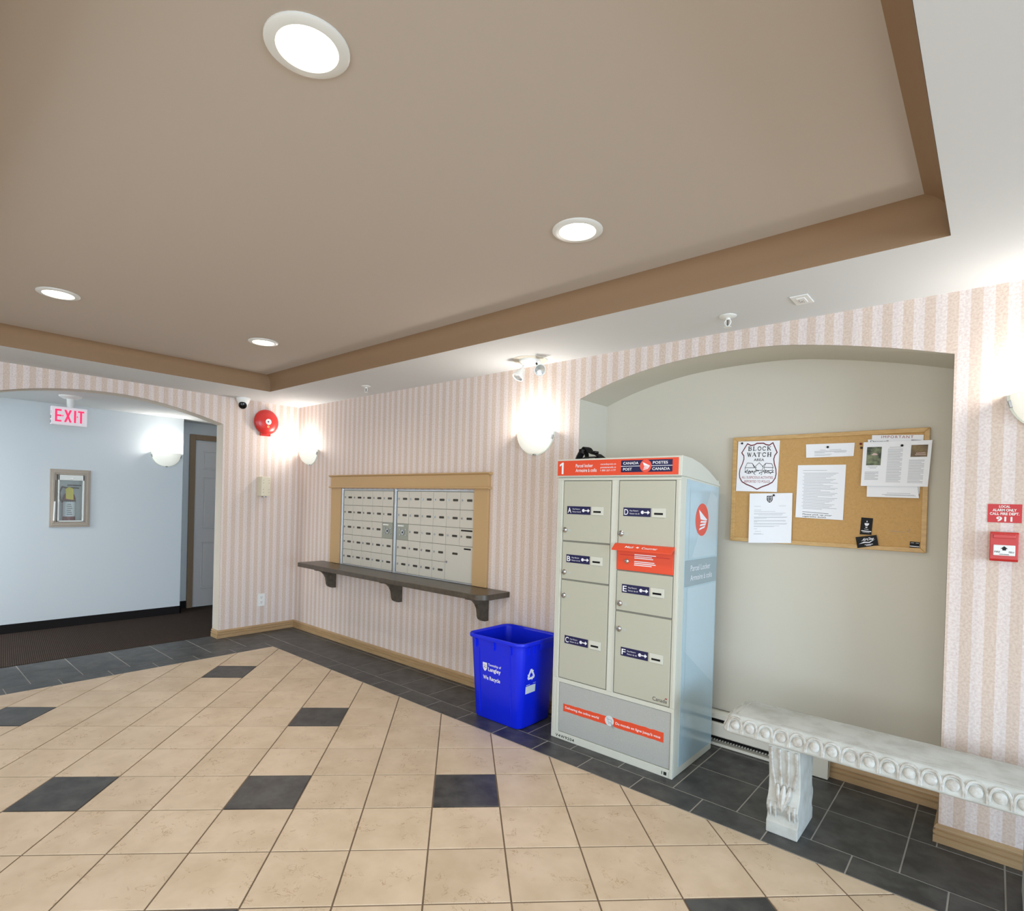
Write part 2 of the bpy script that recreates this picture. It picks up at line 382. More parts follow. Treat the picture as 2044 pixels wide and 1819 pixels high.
def lamp(name, kind, parent, loc, power, col, size=0.05, spread=None):
    d = bpy.data.lights.new(name, kind); d.energy = power; d.color = col
    if kind == 'AREA':
        d.shape = 'DISK'; d.size = size * S
        if spread: d.spread = spread
    else: d.shadow_soft_size = size * S
    o = bpy.data.objects.new(name, d); SC.collection.objects.link(o); o.parent = parent
    o.location = (Vector(loc) - ORG[parent.name]) * S
    return o
def px(p):
    """where a point of the scene falls in the 2044 x 1819 frame (used only to pick which floor tiles are worth an object of their own)"""
    d = Vector(p) - CAM; z = d.dot(CF)
    if z < 0.05: return None
    return 1000.93 + 1119.79 * d.dot(CR) / z, 1012.92 - 1119.79 * d.dot(CU) / z

# ------------------------------------------------------------------ room shell
ZC, ZT, HC = 2.512, 2.655, 2.418          # soffit, tray and hall ceiling heights
X1, Y1 = 12.5, -6.3                        # right wall, front wall
AX0, AX1, AD = 3.838, 5.862, 0.36         # alcove
alc = [(3.838, 2.227), (4.005, 2.286), (4.18, 2.333), (4.367, 2.369), (4.52, 2.388), (4.687, 2.398), (4.85, 2.401), (5.0, 2.398), (5.15, 2.386), (5.3, 2.362), (5.456, 2.332), (5.664, 2.284), (5.862, 2.229)]
ea = [(-2.79, 2.222), (-2.567, 2.282), (-2.413, 2.322), (-2.25, 2.352), (-2.079, 2.374), (-1.9, 2.386), (-1.706, 2.387), (-1.502, 2.371), (-1.285, 2.336), (-1.055, 2.286), (-0.83, 2.222)]

WR = wall_r(0.0); WL = wall_l(0.0)
def smooth_curve(p, k=4):
    out = []
    for i in range(len(p) - 1):
        p0, p1, p2, p3 = p[max(i - 1, 0)], p[i], p[i + 1], p[min(i + 2, len(p) - 1)]
        for j in range(k):
            t = j / k
            out.append(tuple(0.5 * (2 * p1[c] + (p2[c] - p0[c]) * t + (2 * p0[c] - 5 * p1[c] + 4 * p2[c] - p3[c]) * t * t + (3 * p1[c] - p0[c] - 3 * p2[c] + p3[c]) * t ** 3) for c in (0, 1)))
    return out + [p[-1]]
alc = smooth_curve(alc); ea = smooth_curve(ea)
mb = MB(); mb.rect(WR, -0.148, AX0, 0, ZC, -0.1, 0); mb.rect(WR, AX1, X1, 0, ZC, -0.1, 0)
for a, b in zip(alc, alc[1:]): mb.prism(WR, [a, b, (b[0], ZC), (a[0], ZC)], -0.1, 0, False)
wall_right = struct(obj('wall_right', mb, 'wallpaper'), 'long wall in pink and tan striped wallpaper with an arched alcove')
mb = MB(); FA = wall_r(AD)
mb.rect(FA, AX0 - 0.1, AX1 + 0.1, 0, 2.5, -0.06, 0)
loop = [(AX0 + 0.001, 0)] + [(min(max(a, AX0 + 0.001), AX1 - 0.001), b - 0.001) for a, b in alc] + [(AX1 - 0.001, 0)]
for i in range(len(loop) - 1):
    a, b = loop[i], loop[i + 1]
    mb.add([WR(a[0], a[1], -0.0005), WR(b[0], b[1], -0.0005), FA(b[0], b[1]), FA(a[0], a[1])], [(0, 1, 2, 3)])
struct(obj('wall_alcove', mb, 'cream_wall', smooth=True, sharp=25), 'plain cream back and sides of the arched alcove')
mb = MB(); mb.rect(WL, -0.83, 0.0, 0, ZC, -0.147, 0); mb.rect(WL, Y1, -2.79, 0, ZC, -0.147, 0)
for a, b in zip(ea, ea[1:]): mb.prism(WL, [a, b, (b[0], ZC), (a[0], ZC)], -0.147, 0, False)
wall_left = struct(obj('wall_left', mb, 'wallpaper'), 'end wall in pale striped wallpaper with an arched opening to the hall')
mb = MB(); loop = [(-2.79, 0)] + ea + [(-0.83, 0)]
F2 = wall_l(-0.149); F1 = wall_l(0.001)
for i in range(len(loop) - 1):
    a, b = loop[i], loop[i + 1]
    # 2 mm proud painted lining of the opening, and its corner bead
    mb.add([F1(*a), F1(*b), F2(*b), F2(*a)], [(0, 1, 2, 3)])
struct(obj('trim_1', MB().add([v + Vector((0, (0.002 if v.y < -1.8 else -0.002), -0.002)) for v in mb.v], mb.f), 'jamb_paint', smooth=True, sharp=25), 'cream painted lining of the arched opening')
mb = MB(); mb.box(X1, X1 + 0.1, -1.85, 0.1, 0, ZC); mb.box(X1, X1 + 0.1, Y1, -5.95, 0, ZC); mb.box(X1, X1 + 0.1, -5.95, -1.85, 2.505, ZC)
struct(obj('wall_entrance', mb, 'white_wall'))
mb = MB(); mb.box(-0.148, 2.4, Y1 - 0.1, Y1, 0, ZC); mb.box(8.6, X1 + 0.1, Y1 - 0.1, Y1, 0, ZC); mb.box(2.4, 8.6, Y1 - 0.1, Y1, 2.505, ZC); mb.box(2.4, 8.6, Y1 - 0.1, Y1, 0, 0.19)
struct(obj('wall_front', mb, 'white_wall'))
# ceiling: white soffit round a raised taupe tray
TX0, TX1, TY0, TY1 = 0.677, 5.873, -3.16, -0.67
mb = MB()
for x0, x1, y0, y1 in ((-0.148, TX0, Y1, 0.1), (TX1, X1 + 0.1, Y1, 0.1), (TX0, TX1, TY1, 0.1), (TX0, TX1, Y1, TY0)): mb.box(x0, x1, y0, y1, ZC, ZC + 0.02)
ceiling = struct(obj('ceiling', mb, 'white_ceiling'), 'white soffit with a raised taupe tray')
mb = MB(); mb.box(TX0 - 0.3, TX1 + 0.3, TY0 - 0.3, TY1 + 0.3, ZT, ZT + 0.03)
struct(obj('tray_ceiling', mb, 'tray_paint', ceiling))
mb = MB()
R = 0.075
prof = [(0, ZC - 0.001), (0, ZT - R)] + [(R - R * math.cos(a), ZT - R + R * math.sin(a)) for a in (0.3, 0.6, 0.9, 1.2, PI / 2)]   # fascia; small cove in its brown stands in for shade along the edge
for (ax, lo, hi, edge, sg) in (('x', TY0, TY1, TX0, 1), ('x', TY0, TY1, TX1, -1), ('y', TX0, TX1, TY0, 1), ('y', TX0, TX1, TY1, -1)):
    vs = []
    for t, z in prof:
        t += 0.001
        for e, k in ((lo, 1), (hi, -1)):
            vs.append((edge + sg * t, e + k * t, z) if ax == 'x' else (e + k * t, edge + sg * t, z))
    mb.add(vs, [(2 * i, 2 * i + 1, 2 * i + 3, 2 * i + 2) for i in range(len(prof) - 1)])
struct(obj('tray_fascia', mb, 'fascia_paint', ceiling, smooth=True, sharp=50))

# hall beyond the arch
XH, XD, YE = -1.559, -1.868, -0.672
FH = wall_l(XH); FD = wall_l(XD)
EC = (-1.93, -1.65, 1.13, 1.685)          # hole for the extinguisher cabinet
mb = MB()
for u0, u1, v0, v1 in ((-5.2, EC[0], 0, HC), (EC[1], YE, 0, HC), (EC[0], EC[1], 0, EC[2]), (EC[0], EC[1], EC[3], HC)): mb.rect(FH, u0, u1, v0, v1, -0.05, 0)
mb.box(XD, XH - 0.05, YE - 0.05, YE, 0, HC)
mb.rect(FD, YE, 1.2, 0, HC, -0.1, 0)
mb.box(XD, -0.148, -5.3, -5.2, 0, HC); mb.box(XD, -0.148, 1.2, 1.3, 0, HC)
struct(obj('wall_hall', mb, 'white_wall'), 'smooth white hall wall seen through the arch')
mb = MB(); mb.box(-0.16, -0.149, -5.2, -2.79, 0, HC); mb.box(-0.16, -0.149, -0.83, 1.2, 0, HC)
for a, b in zip(ea, ea[1:]): mb.prism(wall_l(-0.149), [a, b, (b[0], HC), (a[0], HC)], -0.011, 0)
struct(obj('wall_hall_inner', mb, 'white_wall'))
mb = MB(); mb.box(XD - 0.1, -0.148, -5.3, 1.3, HC, HC + 0.1)
struct(obj('ceiling_hall', mb, 'white_ceiling'))
mb = MB(); mb.box(XD - 0.1, -0.148, -5.3, 1.3, -0.02, 0.004)
struct(obj('floor_hall', mb, 'carpet'), 'brown ribbed carpet of the hall')
mb = MB()
for F, u0, u1 in ((FH, -5.2, YE + 0.008), (FD, YE, -0.49)):
    mb.prism(F, [(u0, 0.004), (u1, 0.004), (u1, 0.098), (u0, 0.098)], 0, 0.008)
mb.box(XD, XH + 0.008, YE, YE + 0.008, 0.004, 0.098)
struct(obj('baseboard_hall', mb, 'rubber'), 'black rubber base along the hall wall')
# hall door
mb = MB(); mb.rect(FD, -0.43, 0.46, 0.02, 2.19, -0.03, 0.002)
door = struct(obj('door_1', mb, 'door_white', origin=(XD, 0.0, 0)), 'white panelled hall door in a brown casing')
mb = MB(); mb.rect(FD, -0.495, -0.425, 0, 2.27, 0, 0.035); mb.rect(FD, 0.455, 0.525, 0, 2.27, 0, 0.035); mb.rect(FD, -0.425, 0.455, 2.2, 2.27, 0, 0.035)
struct(obj('door_casing', mb, 'door_casing', door, bevel=0.006))
for u0, u1 in ((-0.32, -0.03), (0.06, 0.35)):
    for v0, v1 in ((0.24, 0.86), (1.04, 1.72), (1.82, 2.06)):
        mb = MB(); mb.rect(FD, u0 + 0.025, u1 - 0.025, v0 + 0.025, v1 - 0.025, 0, 0.008)
        for a, b, c, e in ((u0, u1, v0, v0 + 0.012), (u0, u1, v1 - 0.012, v1), (u0, u0 + 0.012, v0, v1), (u1 - 0.012, u1, v0, v1)): mb.rect(FD, a, b, c, e, 0, 0.012)
        struct(obj('door_panel', mb, 'door_white', door, bevel=0.004))
mb = MB(); mb.lathe(Frame(FD(0.40, 1.0, 0), FD.u, FD.v, FD.n), [(0.03, 0), (0.03, 0.008), (0.012, 0.012), (0.012, 0.04), (0.028, 0.05), (0.03, 0.065), (0.0, 0.075)], 14)
obj('door_knob', mb, 'chrome', door, smooth=True)

# baseboards (moulded, two grooves)
bprof = [(0, 0), (0.017, 0), (0.017, 0.030), (0.010, 0.034), (0.010, 0.038), (0.017, 0.041), (0.017, 0.053), (0.009, 0.057), (0.009, 0.061), (0.014, 0.064), (0.012, 0.072), (0.005, 0.082), (0, 0.082)]
def base(name, F, u0, u1, mt='baseboard', m0=0, m1=0):
    mb = MB(); n = len(bprof)
    vs = [F(u0 + m0 * d, v, d) for d, v in bprof] + [F(u1 + m1 * d, v, d) for d, v in bprof]
    mb.add(vs, [(i, i + 1, n + i + 1, n + i) for i in range(n - 1)] + [tuple(range(n - 1, -1, -1)), tuple(range(n, 2 * n))])
    return struct(obj(name, mb, mt))
base('baseboard_right', WR, 0, AX0, m0=1)
base('baseboard_right_end', WR, AX1, X1, m0=-1)
base('baseboard_alcove', FA, AX0, AX1)
base('baseboard_alcove_side', Frame((AX1, 0, 0), (0, -1, 0), (0, 0, 1), (-1, 0, 0)), -AD, 0.0, m1=1)
base('baseboard_left', WL, -0.83, 0, m0=-1, m1=-1)
base('baseboard_jamb', Frame((0, -0.832, 0), (1, 0, 0), (0, 0, 1), (0, -1, 0)), -0.148, 0.0, m1=1)

# ------------------------------------------------------------------ floor tiles
mb = MB(); mb.box(-0.15, X1, Y1, AD, -0.03, -0.0035)
floor = struct(obj('floor', mb, 'field_grout', origin=(0, 0, 0)), 'lobby floor of beige diagonal tiles inside a dark slate tile border')
BX, BY = 0.667, -0.572
mb = MB(); mb.box(-0.148, BX, Y1, AD, -0.02, -0.0014); mb.box(BX, X1, BY, AD, -0.02, -0.0014)
struct(obj('border_grout', mb, 'border_grout', floor))
GI, GJ, GO = Vector((0.701402, 0.712766)), Vector((0.712766, -0.701402)), Vector((3.76638, -1.192657))
G = 0.0035
DARK = {(0, 0), (-3, 0), (-6, 0), (-6, -6), (-3, -3), (-9, -3), (3, 3), (-3, 3), (0, 6), (-6, 6)}
def clip(poly, a, b, c):
    """keep a*x + b*y >= c"""
    out = []
    for i in range(len(poly)):
        p, q = poly[i], poly[(i + 1) % len(poly)]; dp, dq = a * p[0] + b * p[1] - c, a * q[0] + b * q[1] - c
        if dp >= 0: out.append(p)
        if dp * dq < 0:
            t = dp / (dp - dq); out.append((p[0] + t * (q[0] - p[0]), p[1] + t * (q[1] - p[1])))
    return out
def tile_mb(poly, c):
    """a low tile with a chamfered arris, in the floor plane"""
    n = len(poly); cx, cy = c; top = []
    for x, y in poly:
        d = Vector((cx - x, cy - y)); l = d.length or 1; top.append((x + d.x / l * 0.0028, y + d.y / l * 0.0028))
    mb = MB()
    mb.add([(x, y, -0.004) for x, y in poly] + [(x, y, -0.0012) for x, y in poly] + [(x, y, 0.0) for x, y in top],
           [tuple(range(2 * n, 3 * n))] + [(i, (i + 1) % n, n + (i + 1) % n, n + i) for i in range(n)] + [(n + i, n + (i + 1) % n, 2 * n + (i + 1) % n, 2 * n + i) for i in range(n)])
    return mb
def visible(c):
    q = px((c[0], c[1], 0)); return q and -120 < q[0] < 2170 and q[1] < 2020
field_rest = MB(); shared = {}
full = [(G, G), (0.33 - G, G), (0.33 - G, 0.33 - G), (G, 0.33 - G)]
for i in range(-16, 24):
    for j in range(-16, 18):
        poly = [tuple(GO + GI * (i * 0.33 + a) + GJ * (j * 0.33 + b)) for a, b in full][::-1]
        p2 = poly
        for a, b, c in ((1, 0, BX + G), (0, -1, -BY + G), (-1, 0, -X1), (0, 1, Y1)):
            p2 = clip(p2, a, b, c)
            if len(p2) < 3: break
        if len(p2) < 3: continue
        c = (sum(p[0] for p in p2) / len(p2), sum(p[1] for p in p2) / len(p2))
        area = abs(sum(p2[k][0] * p2[(k + 1) % len(p2)][1] - p2[(k + 1) % len(p2)][0] * p2[k][1] for k in range(len(p2)))) / 2
        if area < 0.0004: continue
        dark = (i, j) in DARK
        if not visible(c): t = tile_mb(p2, c); field_rest.add(t.v, t.f); continue
        nm, mt = ('dark_tile', 'slate_tile') if dark else ('tile', 'beige_tile')
        if len(p2) == 4 and area > 0.104:
            if nm not in shared:
                o = obj(nm, tile_mb(p2, c), mt, floor, origin=(c[0], c[1], 0)); shared[nm] = o
            else:
                o = shared[nm].copy(); SC.collection.objects.link(o); o.parent = floor; o.location = Vector((c[0], c[1], 0)) * S
        else: o = obj(nm, tile_mb(p2, c), mt, floor, origin=(c[0], c[1], 0))
        o['kind'] = 'structure'
o = obj('tile_field', field_rest, 'beige_tile', floor); o['kind'] = 'stuff'
def btile(x0, x1, y0, y1):
    g = 0.003; c = ((x0 + x1) / 2, (y0 + y1) / 2)
    if x1 - x0 < 0.02 or y1 - y0 < 0.02: return
    o = obj('border_tile', tile_mb([(x0 + g, y0 + g), (x1 - g, y0 + g), (x1 - g, y1 - g), (x0 + g, y1 - g)], c), 'slate_tile', floor, origin=(c[0], c[1], 0)); o['kind'] = 'structure'
L2, L1, P = -0.404, -0.06, 0.3303
xs = [0.667] + [3.281 + P * k for k in range(-7, 12)]
for a, b in zip(xs, xs[1:]): btile(a, b, BY, L2)                                    # narrow strip along the right wall
btile(0.5, 0.667, BY, L2)
xs = [0.0] + [4.44 + P * k for k in range(-13, 9)]
for a, b in zip(xs, xs[1:]):
    btile(a, b, L2, L1)
    if a < AX0: btile(a, min(b, AX0), L1, -0.012)
    elif b > AX1: btile(max(a, AX1), b, L1, -0.012)
xs = [AX0] + [4.44 + P * k for k in range(-1, 5)] + [AX1]
for a, b in zip(xs, xs[1:]): btile(a, b, L1, -0.06 + P); btile(a, b, -0.06 + P, AD)
ys = [BY] + [-0.925 - P * k for k in range(0, 14)]
for a, b in zip(ys, ys[1:]): btile(0.5, BX, b, a)                                   # narrow strip along the left wall
ys = [L2] + [-0.763 - P * k for k in range(0, 13)]
for a, b in zip(ys, ys[1:]): btile(0.17, 0.5, b, a); btile(-0.146 if b < -0.83 else 0.0, 0.17, b, a)

# ------------------------------------------------------------------ ceiling fittings
WARM = (1.0, 0.93, 0.83)
def downlight(x, y, label):
    t = thing('recessed_downlight', (x, y, ZT), label, 'ceiling light', 'recessed downlights in the tray')
    F = Frame((x, y, ZT), (1, 0, 0), (0, -1, 0), (0, 0, -1))
    obj('trim_ring', MB().lathe(F, [(0.106, 0), (0.106, 0.004), (0.100, 0.008), (0.078, 0.009), (0.0745, 0.004), (0.0745, 0)], 40), 'white_metal', t, smooth=True)
    obj('lens', MB().lathe(F, [(0.0745, 0.003), (0.06, 0.007), (0.03, 0.010), (0.0, 0.011)], 32), 'lamp_lens', t, smooth=True)
    lamp('downlight_lamp', 'AREA', t, (x, y, ZT - 0.014), 6.1, WARM, 0.14, math.radians(150))
    return t
d0 = downlight(4.663, -2.53, 'largest and nearest round recessed downlight in the taupe tray')
copy_tree(d0, (4.665, -1.292, ZT), 'round downlight above the recycling bin, right one of the tray')
copy_tree(d0, (1.838, -2.532, ZT), 'round downlight at the left edge of the photo near the exit sign side')
copy_tree(d0, (1.846, -1.30, ZT), 'smallest downlight in the far tray corner above the red bell')

FC = ceil_f(ZC)
def sprinkler(x, y, label):
    t = thing('fire_sprinkler', (x, y, ZC), label, 'sprinkler', 'sprinkler heads in the soffit')
    F = Frame((x, y, ZC), (1, 0, 0), (0, -1, 0), (0, 0, -1))
    obj('escutcheon', MB().lathe(F, [(0.043, 0), (0.043, 0.004), (0.03, 0.010), (0.014, 0.012), (0, 0.012)], 20), 'white_metal', t, smooth=True)
    mb = MB(); mb.tube([F(0, 0, 0.01), F(0, 0, 0.022)], 0.012, 10)
    for s in (-1, 1): mb.tube([F(s * 0.011, 0, 0.02), F(s * 0.016, 0, 0.032), F(s * 0.012, 0, 0.046), F(0, 0, 0.056)], 0.0035, 6)
    obj('frame', mb, 'white_metal', t, smooth=True)
    obj('glass_bulb', MB().tube([F(0, 0, 0.022), F(0, 0, 0.052)], 0.0028, 6), 'number_plate', t)
    obj('deflector', MB().lathe(F, [(0, 0.056), (0.019, 0.058), (0.019, 0.060), (0, 0.060)], 12), 'white_metal', t)
    return t
sp = sprinkler(4.935, -0.272, 'white sprinkler head in the soffit above the alcove arch')
copy_tree(sp, (1.722, -0.288, ZC), 'small white sprinkler head in the soffit above the mailboxes')

t = thing('ceiling_plate', (5.296, -0.307, ZC), 'small white rectangular plate with perforated square centre in soffit near right', 'wall plate')
obj('cover_plate', MB().rect(FC, 5.257, 5.336, 0.243, 0.372, 0, 0.006), 'white_plastic', t, bevel=0.004)
obj('insert', MB().rect(FC, 5.279, 5.316, 0.272, 0.343, 0, 0.009), 'white_plastic', t, bevel=0.002)
mb = MB()
for k in range(7): mb.disc(FC, 5.286 + 0.008 * (k % 3), 0.285 + 0.016 * (k // 3) + 0.004 * (k % 2), 0.0028, 0.009, 0.0094, 8)
obj('slots', mb, 'dark_metal', t)

# twin-head emergency light on the soffit
ex, ey = 3.512, -0.16
t = thing('emergency_light', (ex, ey, ZC), 'twin-head white emergency light on a round plate on the soffit', 'emergency light')
F = Frame((ex, ey, ZC), (1, 0, 0), (0, -1, 0), (0, 0, -1))
obj('mounting_plate', MB().lathe(F, [(0.125, 0), (0.125, 0.003), (0.11, 0.005), (0, 0.005)], 32), 'cream_wall', t, smooth=True)
obj('canopy', MB().lathe(F, [(0.085, 0.005), (0.082, 0.018), (0.066, 0.03), (0, 0.034)], 24, su=0.9), 'white_plastic', t, smooth=True)
for u, dirv in ((-0.058, Vector((-0.15, -0.55, -0.9))), (0.058, Vector((0.75, -0.55, -0.45)))):
    dirv.normalize(); p0 = F(u, 0.0, 0.03); pv = F(u * 1.25, 0.0, 0.065)
    h = obj('lamp_head', MB(), 'white_plastic', t, origin=pv) if 0 else None
    a = dirv.orthogonal().normalized(); b = dirv.cross(a); HF = Frame(pv, a, b, dirv)
    h = obj('lamp_head', MB().lathe(HF, [(0, -0.012), (0.018, -0.01), (0.026, 0.012), (0.040, 0.055), (0.043, 0.066), (0.036, 0.066), (0.034, 0.06)], 20), 'white_plastic', t, smooth=True)
    obj('lamp_lens', MB().lathe(HF, [(0.036, 0.062), (0.02, 0.058), (0.0, 0.05)], 20), 'clear_lens', h, smooth=True)
    obj('swivel_arm', MB().tube([p0, (p0 + pv) / 2 + Vector((0, 0, 0.004)), pv], 0.007, 8), 'dark_metal' if u > 0 else 'white_plastic', t, smooth=True)

# ------------------------------------------------------------------ wall sconces
def sconce(c, z, label):
    t = thing('wall_sconce', (c, 0, z - 0.165), label, 'wall light', 'half-bowl wall sconces')
    n, mrows = 20, 10; mb = MB(); vs = []; fs = []
    def shell(k):
        out = []
        for j in range(mrows + 1):
            q = j / mrows; zz = -0.162 * math.sin(q * PI / 2); rad = math.cos(q * PI / 2) ** 0.9 if j < mrows else 0.03
            for i in range(n + 1):
                a = PI * i / n; out.append((c + 0.162 * k * rad * math.cos(a), -0.105 * k * rad * math.sin(a) - 0.002, z + zz * k))
        return out
    vs = shell(1.0); fs = [(j * (n + 1) + i, j * (n + 1) + i + 1, (j + 1) * (n + 1) + i + 1, (j + 1) * (n + 1) + i) for j in range(mrows) for i in range(n)]
    obj('glass_bowl', mb.add(vs, fs), 'opal_glass', t, smooth=True)
    mb = MB(); o_ = []; n_ = []
    for i in range(25):
        a = PI * i / 24; o_.append((c + 0.172 * math.cos(a), z - 0.172 * math.sin(a))); n_.append((c + 0.150 * math.cos(a), z - 0.150 * math.sin(a)))
    for i in range(24): mb.prism(wall_r(), [o_[i], n_[i], n_[i + 1], o_[i + 1]][::-1], 0.0, 0.007)
    obj('glass_rim', mb, 'rim_glass', t, smooth=True)
    obj('back_plate', MB().rect(wall_r(), c - 0.06, c + 0.06, z - 0.11, z - 0.02, 0, 0.012), 'white_metal', t)
    for s, dz in ((-1, -0.042), (1, -0.042)):
        k = obj('clip', MB().rect(tilt(wall_r(), c + s * 0.157, z + dz, -s * 0.25, 0.0), -0.008, 0.008, -0.016, 0.016, 0, 0.02), 'chrome', t, bevel=0.002)
    obj('clip', MB().rect(wall_r(), c - 0.012, c + 0.012, z - 0.172, z - 0.16, 0, 0.022), 'chrome', t, bevel=0.002)
    obj('bulb', MB().ellipsoid((c - 0.03, -0.05, z - 0.012), 0.02, 0.02, 0.03), 'sconce_bulb', t, smooth=True)
    lamp('sconce_lamp', 'POINT', t, (c - 0.01, -0.075, z + 0.045), 8, (1.0, 0.97, 0.93), 0.05)
    return t
s0 = sconce(3.46, 2.02, 'frosted half-bowl sconce glowing between the mailboxes and the alcove')
copy_tree(s0, (0.275, 0, 2.02 - 0.165), 'frosted half-bowl sconce on the striped wall by the far corner')
copy_tree(s0, (6.215, 0, 2.022 - 0.165), 'half-bowl sconce cut by right edge of the photo above the red sign')
copy_tree(s0, (XH, -0.862, 1.982 - 0.165), 'half-bowl sconce on the white hall wall beside the door', rotz=PI / 2)

# ------------------------------------------------------------------ hall fittings
xe = -0.78
t = thing('exit_sign', (xe, -1.96, 2.13), 'white hanging EXIT sign with glowing pink-red letters in the hall arch', 'exit sign')
FE = wall_l(xe)
ya, yb_, za, zb = -2.105, -1.822, 2.128, 2.302
obj('housing', MB().rect(FE, ya, yb_, za, zb, -0.055, 0), 'exit_face', t, bevel=0.003)
mb = MB()
def exit_letters(mb, F, d):
    w_ = 0.016; h0, h1 = za + 0.028, zb - 0.026
    mb.rect(F, ya + .028, ya + .028 + w_, h0, h1, d, d + .001)
    for q in (h0, (h0 + h1) / 2 - w_ / 2, h1 - w_): mb.rect(F, ya + .028, ya + .078, q, q + w_, d, d + .0012)
    mb.prism(F, [(ya + .098, h0), (ya + .115, h0), (ya + .158, h1), (ya + .141, h1)], d, d + .001)
    mb.prism(F, [(ya + .141, h0), (ya + .158, h0), (ya + .115, h1), (ya + .098, h1)], d, d + .0012)
    mb.rect(F, ya + .176, ya + .176 + w_, h0, h1, d, d + .001)
    mb.rect(F, ya + .232 - w_ / 2, ya + .232 + w_ / 2, h0, h1, d, d + .001); mb.rect(F, ya + .207, ya + .257, h1 - w_, h1, d, d + .0012)
    for u in (ya + .088, ya + .202): mb.prism(F, [(u - .006, (h0 + h1) / 2), (u, (h0 + h1) / 2 - .009), (u + .006, (h0 + h1) / 2), (u, (h0 + h1) / 2 + .009)], d, d + .001)
exit_letters(mb, FE, 0.0005)
obj('lettering', mb, 'exit_red', t)
mb = MB(); FS = Frame((xe, ya, 0), (-1, 0, 0), (0, 0, 1), (0, -1, 0))
for k in range(9): mb.rect(FS, 0.006 + 0.012 * (k % 4) * 0.95, 0.012 + 0.012 * (k % 4) * 0.95, za + 0.012 + 0.045 * (k // 4), za + 0.04 + 0.045 * (k // 4), 0.0, 0.001)
obj('side_vents', mb, 'grey_ink', t)
mb = MB(); Fh = Frame((xe - .027, -1.955, HC), (1, 0, 0), (0, -1, 0), (0, 0, -1))
mb.lathe(Fh, [(0.095, 0), (0.09, 0.012), (0.06, 0.03), (0, 0.034)], 24); obj('canopy', mb, 'white_plastic', t, smooth=True)
obj('stem', MB().tube([Fh(0, 0, 0.03), Fh(0, 0, HC - zb + 0.002)], 0.03, 12), 'white_plastic', t, smooth=True)

t = thing('extinguisher_cabinet', (XH, -1.79, 1.094), 'recessed wood-framed glass cabinet with a fire extinguisher on the hall wall', 'cabinet')
mb = MB()
for k, (a, d) in enumerate(((0.0, 0.014), (0.018, 0.02), (0.036, 0.014))):
    u0, u1, v0, v1 = -1.974 + a, -1.616 - a, 1.094 + a, 1.72 - a; wd = 0.022
    for q in ((u0, u1, v0, v0 + wd), (u0, u1, v1 - wd, v1), (u0, u0 + wd, v0 + wd, v1 - wd), (u1 - wd, u1, v0 + wd, v1 - wd)): mb.rect(FH, *q, 0, d)
obj('frame', mb, 'cabinet_wood', t, bevel=0.003)
mb = MB(); y0, y1, z0, z1 = -1.906, -1.674, 1.152, 1.66
for q in ((y0, y1, z1 - 0.058, z1), (y0, y1, z0, z0 + 0.014), (y0, y0 + 0.014, z0, z1), (y1 - 0.014, y1, z0, z1)): mb.rect(FH, *q, 0.0, 0.026)
cd = obj('door', mb, 'white_metal', t, bevel=0.003)
obj('pull', MB().rrect(FH, -1.80, -1.776, 1.615, 1.627, 0.004, 0.026, 0.032), 'chrome', cd)
obj('glass_pane', MB().rect(FH, y0 + .012, y1 - .012, z0 + .012, z1 - .056, 0.008, 0.011), 'clear_glass', cd)
mb = MB(); D = -0.19
for q in ([FH(EC[0], EC[2], D), FH(EC[1], EC[2], D), FH(EC[1], EC[3], D), FH(EC[0], EC[3], D)],): mb.add(q, [(0, 1, 2, 3)])
cs = [(EC[0], EC[2]), (EC[1], EC[2]), (EC[1], EC[3]), (EC[0], EC[3])]
for i in range(4):
    a, b = cs[i], cs[(i + 1) % 4]; mb.add([FH(*a, 0), FH(*b, 0), FH(*b, D), FH(*a, D)], [(0, 1, 2, 3)])
obj('liner', mb, 'white_metal', t)
obj('break_bar', MB().tube([FH(-1.936, 1.165, 0.024), FH(-1.930, 1.37, 0.024)], 0.008, 8), 'white_plastic', t, smooth=True)
obj('door_hinge', MB().tube([FH(-1.928, 1.375, 0.022), FH(-1.926, 1.6, 0.022)], 0.003, 6), 'dark_metal', t)
t = thing('fire_extinguisher', (XH - 0.1, -1.79, 1.132), 'dark red fire extinguisher with yellow tag behind the cabinet glass', 'extinguisher')
F = Frame((XH - 0.1, -1.785, 1.132), (0, 1, 0), (-1, 0, 0), (0, 0, 1))
obj('cylinder', MB().lathe(F, [(0, 0), (0.055, 0.003), (0.058, 0.02), (0.058, 0.28), (0.045, 0.32), (0.02, 0.335), (0.02, 0.36), (0, 0.36)], 24), 'extinguisher_red', t, smooth=True)
obj('label', MB().lathe(F, [(0.0592, 0.075), (0.0592, 0.24)], 12, a0=PI * 1.08, a1=PI * 1.92), 'paper', t, smooth=True)
mb = MB(); FX = wall_l(XH - 0.1 + 0.0605)
for k in range(6): mb.rect(FX, -1.815 + 0.004 * (k % 2), -1.765 - 0.006 * (k % 3), 1.225 + 0.022 * k, 1.236 + 0.022 * k, 0, 0.0006)
obj('label_print', mb, 'grey_ink', t)
mb = MB(); mb.tube([F(0, 0, 0.35), F(0, 0, 0.395)], 0.019, 12); mb.box(XH - 0.12, XH - 0.08, -1.81, -1.70, 1.515, 1.528); mb.box(XH - 0.115, XH - 0.085, -1.80, -1.68, 1.545, 1.556)
obj('valve', mb, 'black', t)
obj('hose', MB().tube([FH(-1.79, 1.515, -0.09), FH(-1.85, 1.53, -0.085), FH(-1.872, 1.47, -0.08), FH(-1.868, 1.40, -0.08), FH(-1.845, 1.36, -0.08)], 0.009, 8), 'black', t, smooth=True)
obj('hose_band', MB().lathe(F, [(0.0595, 0.235), (0.0595, 0.252)], 20), 'black', t)
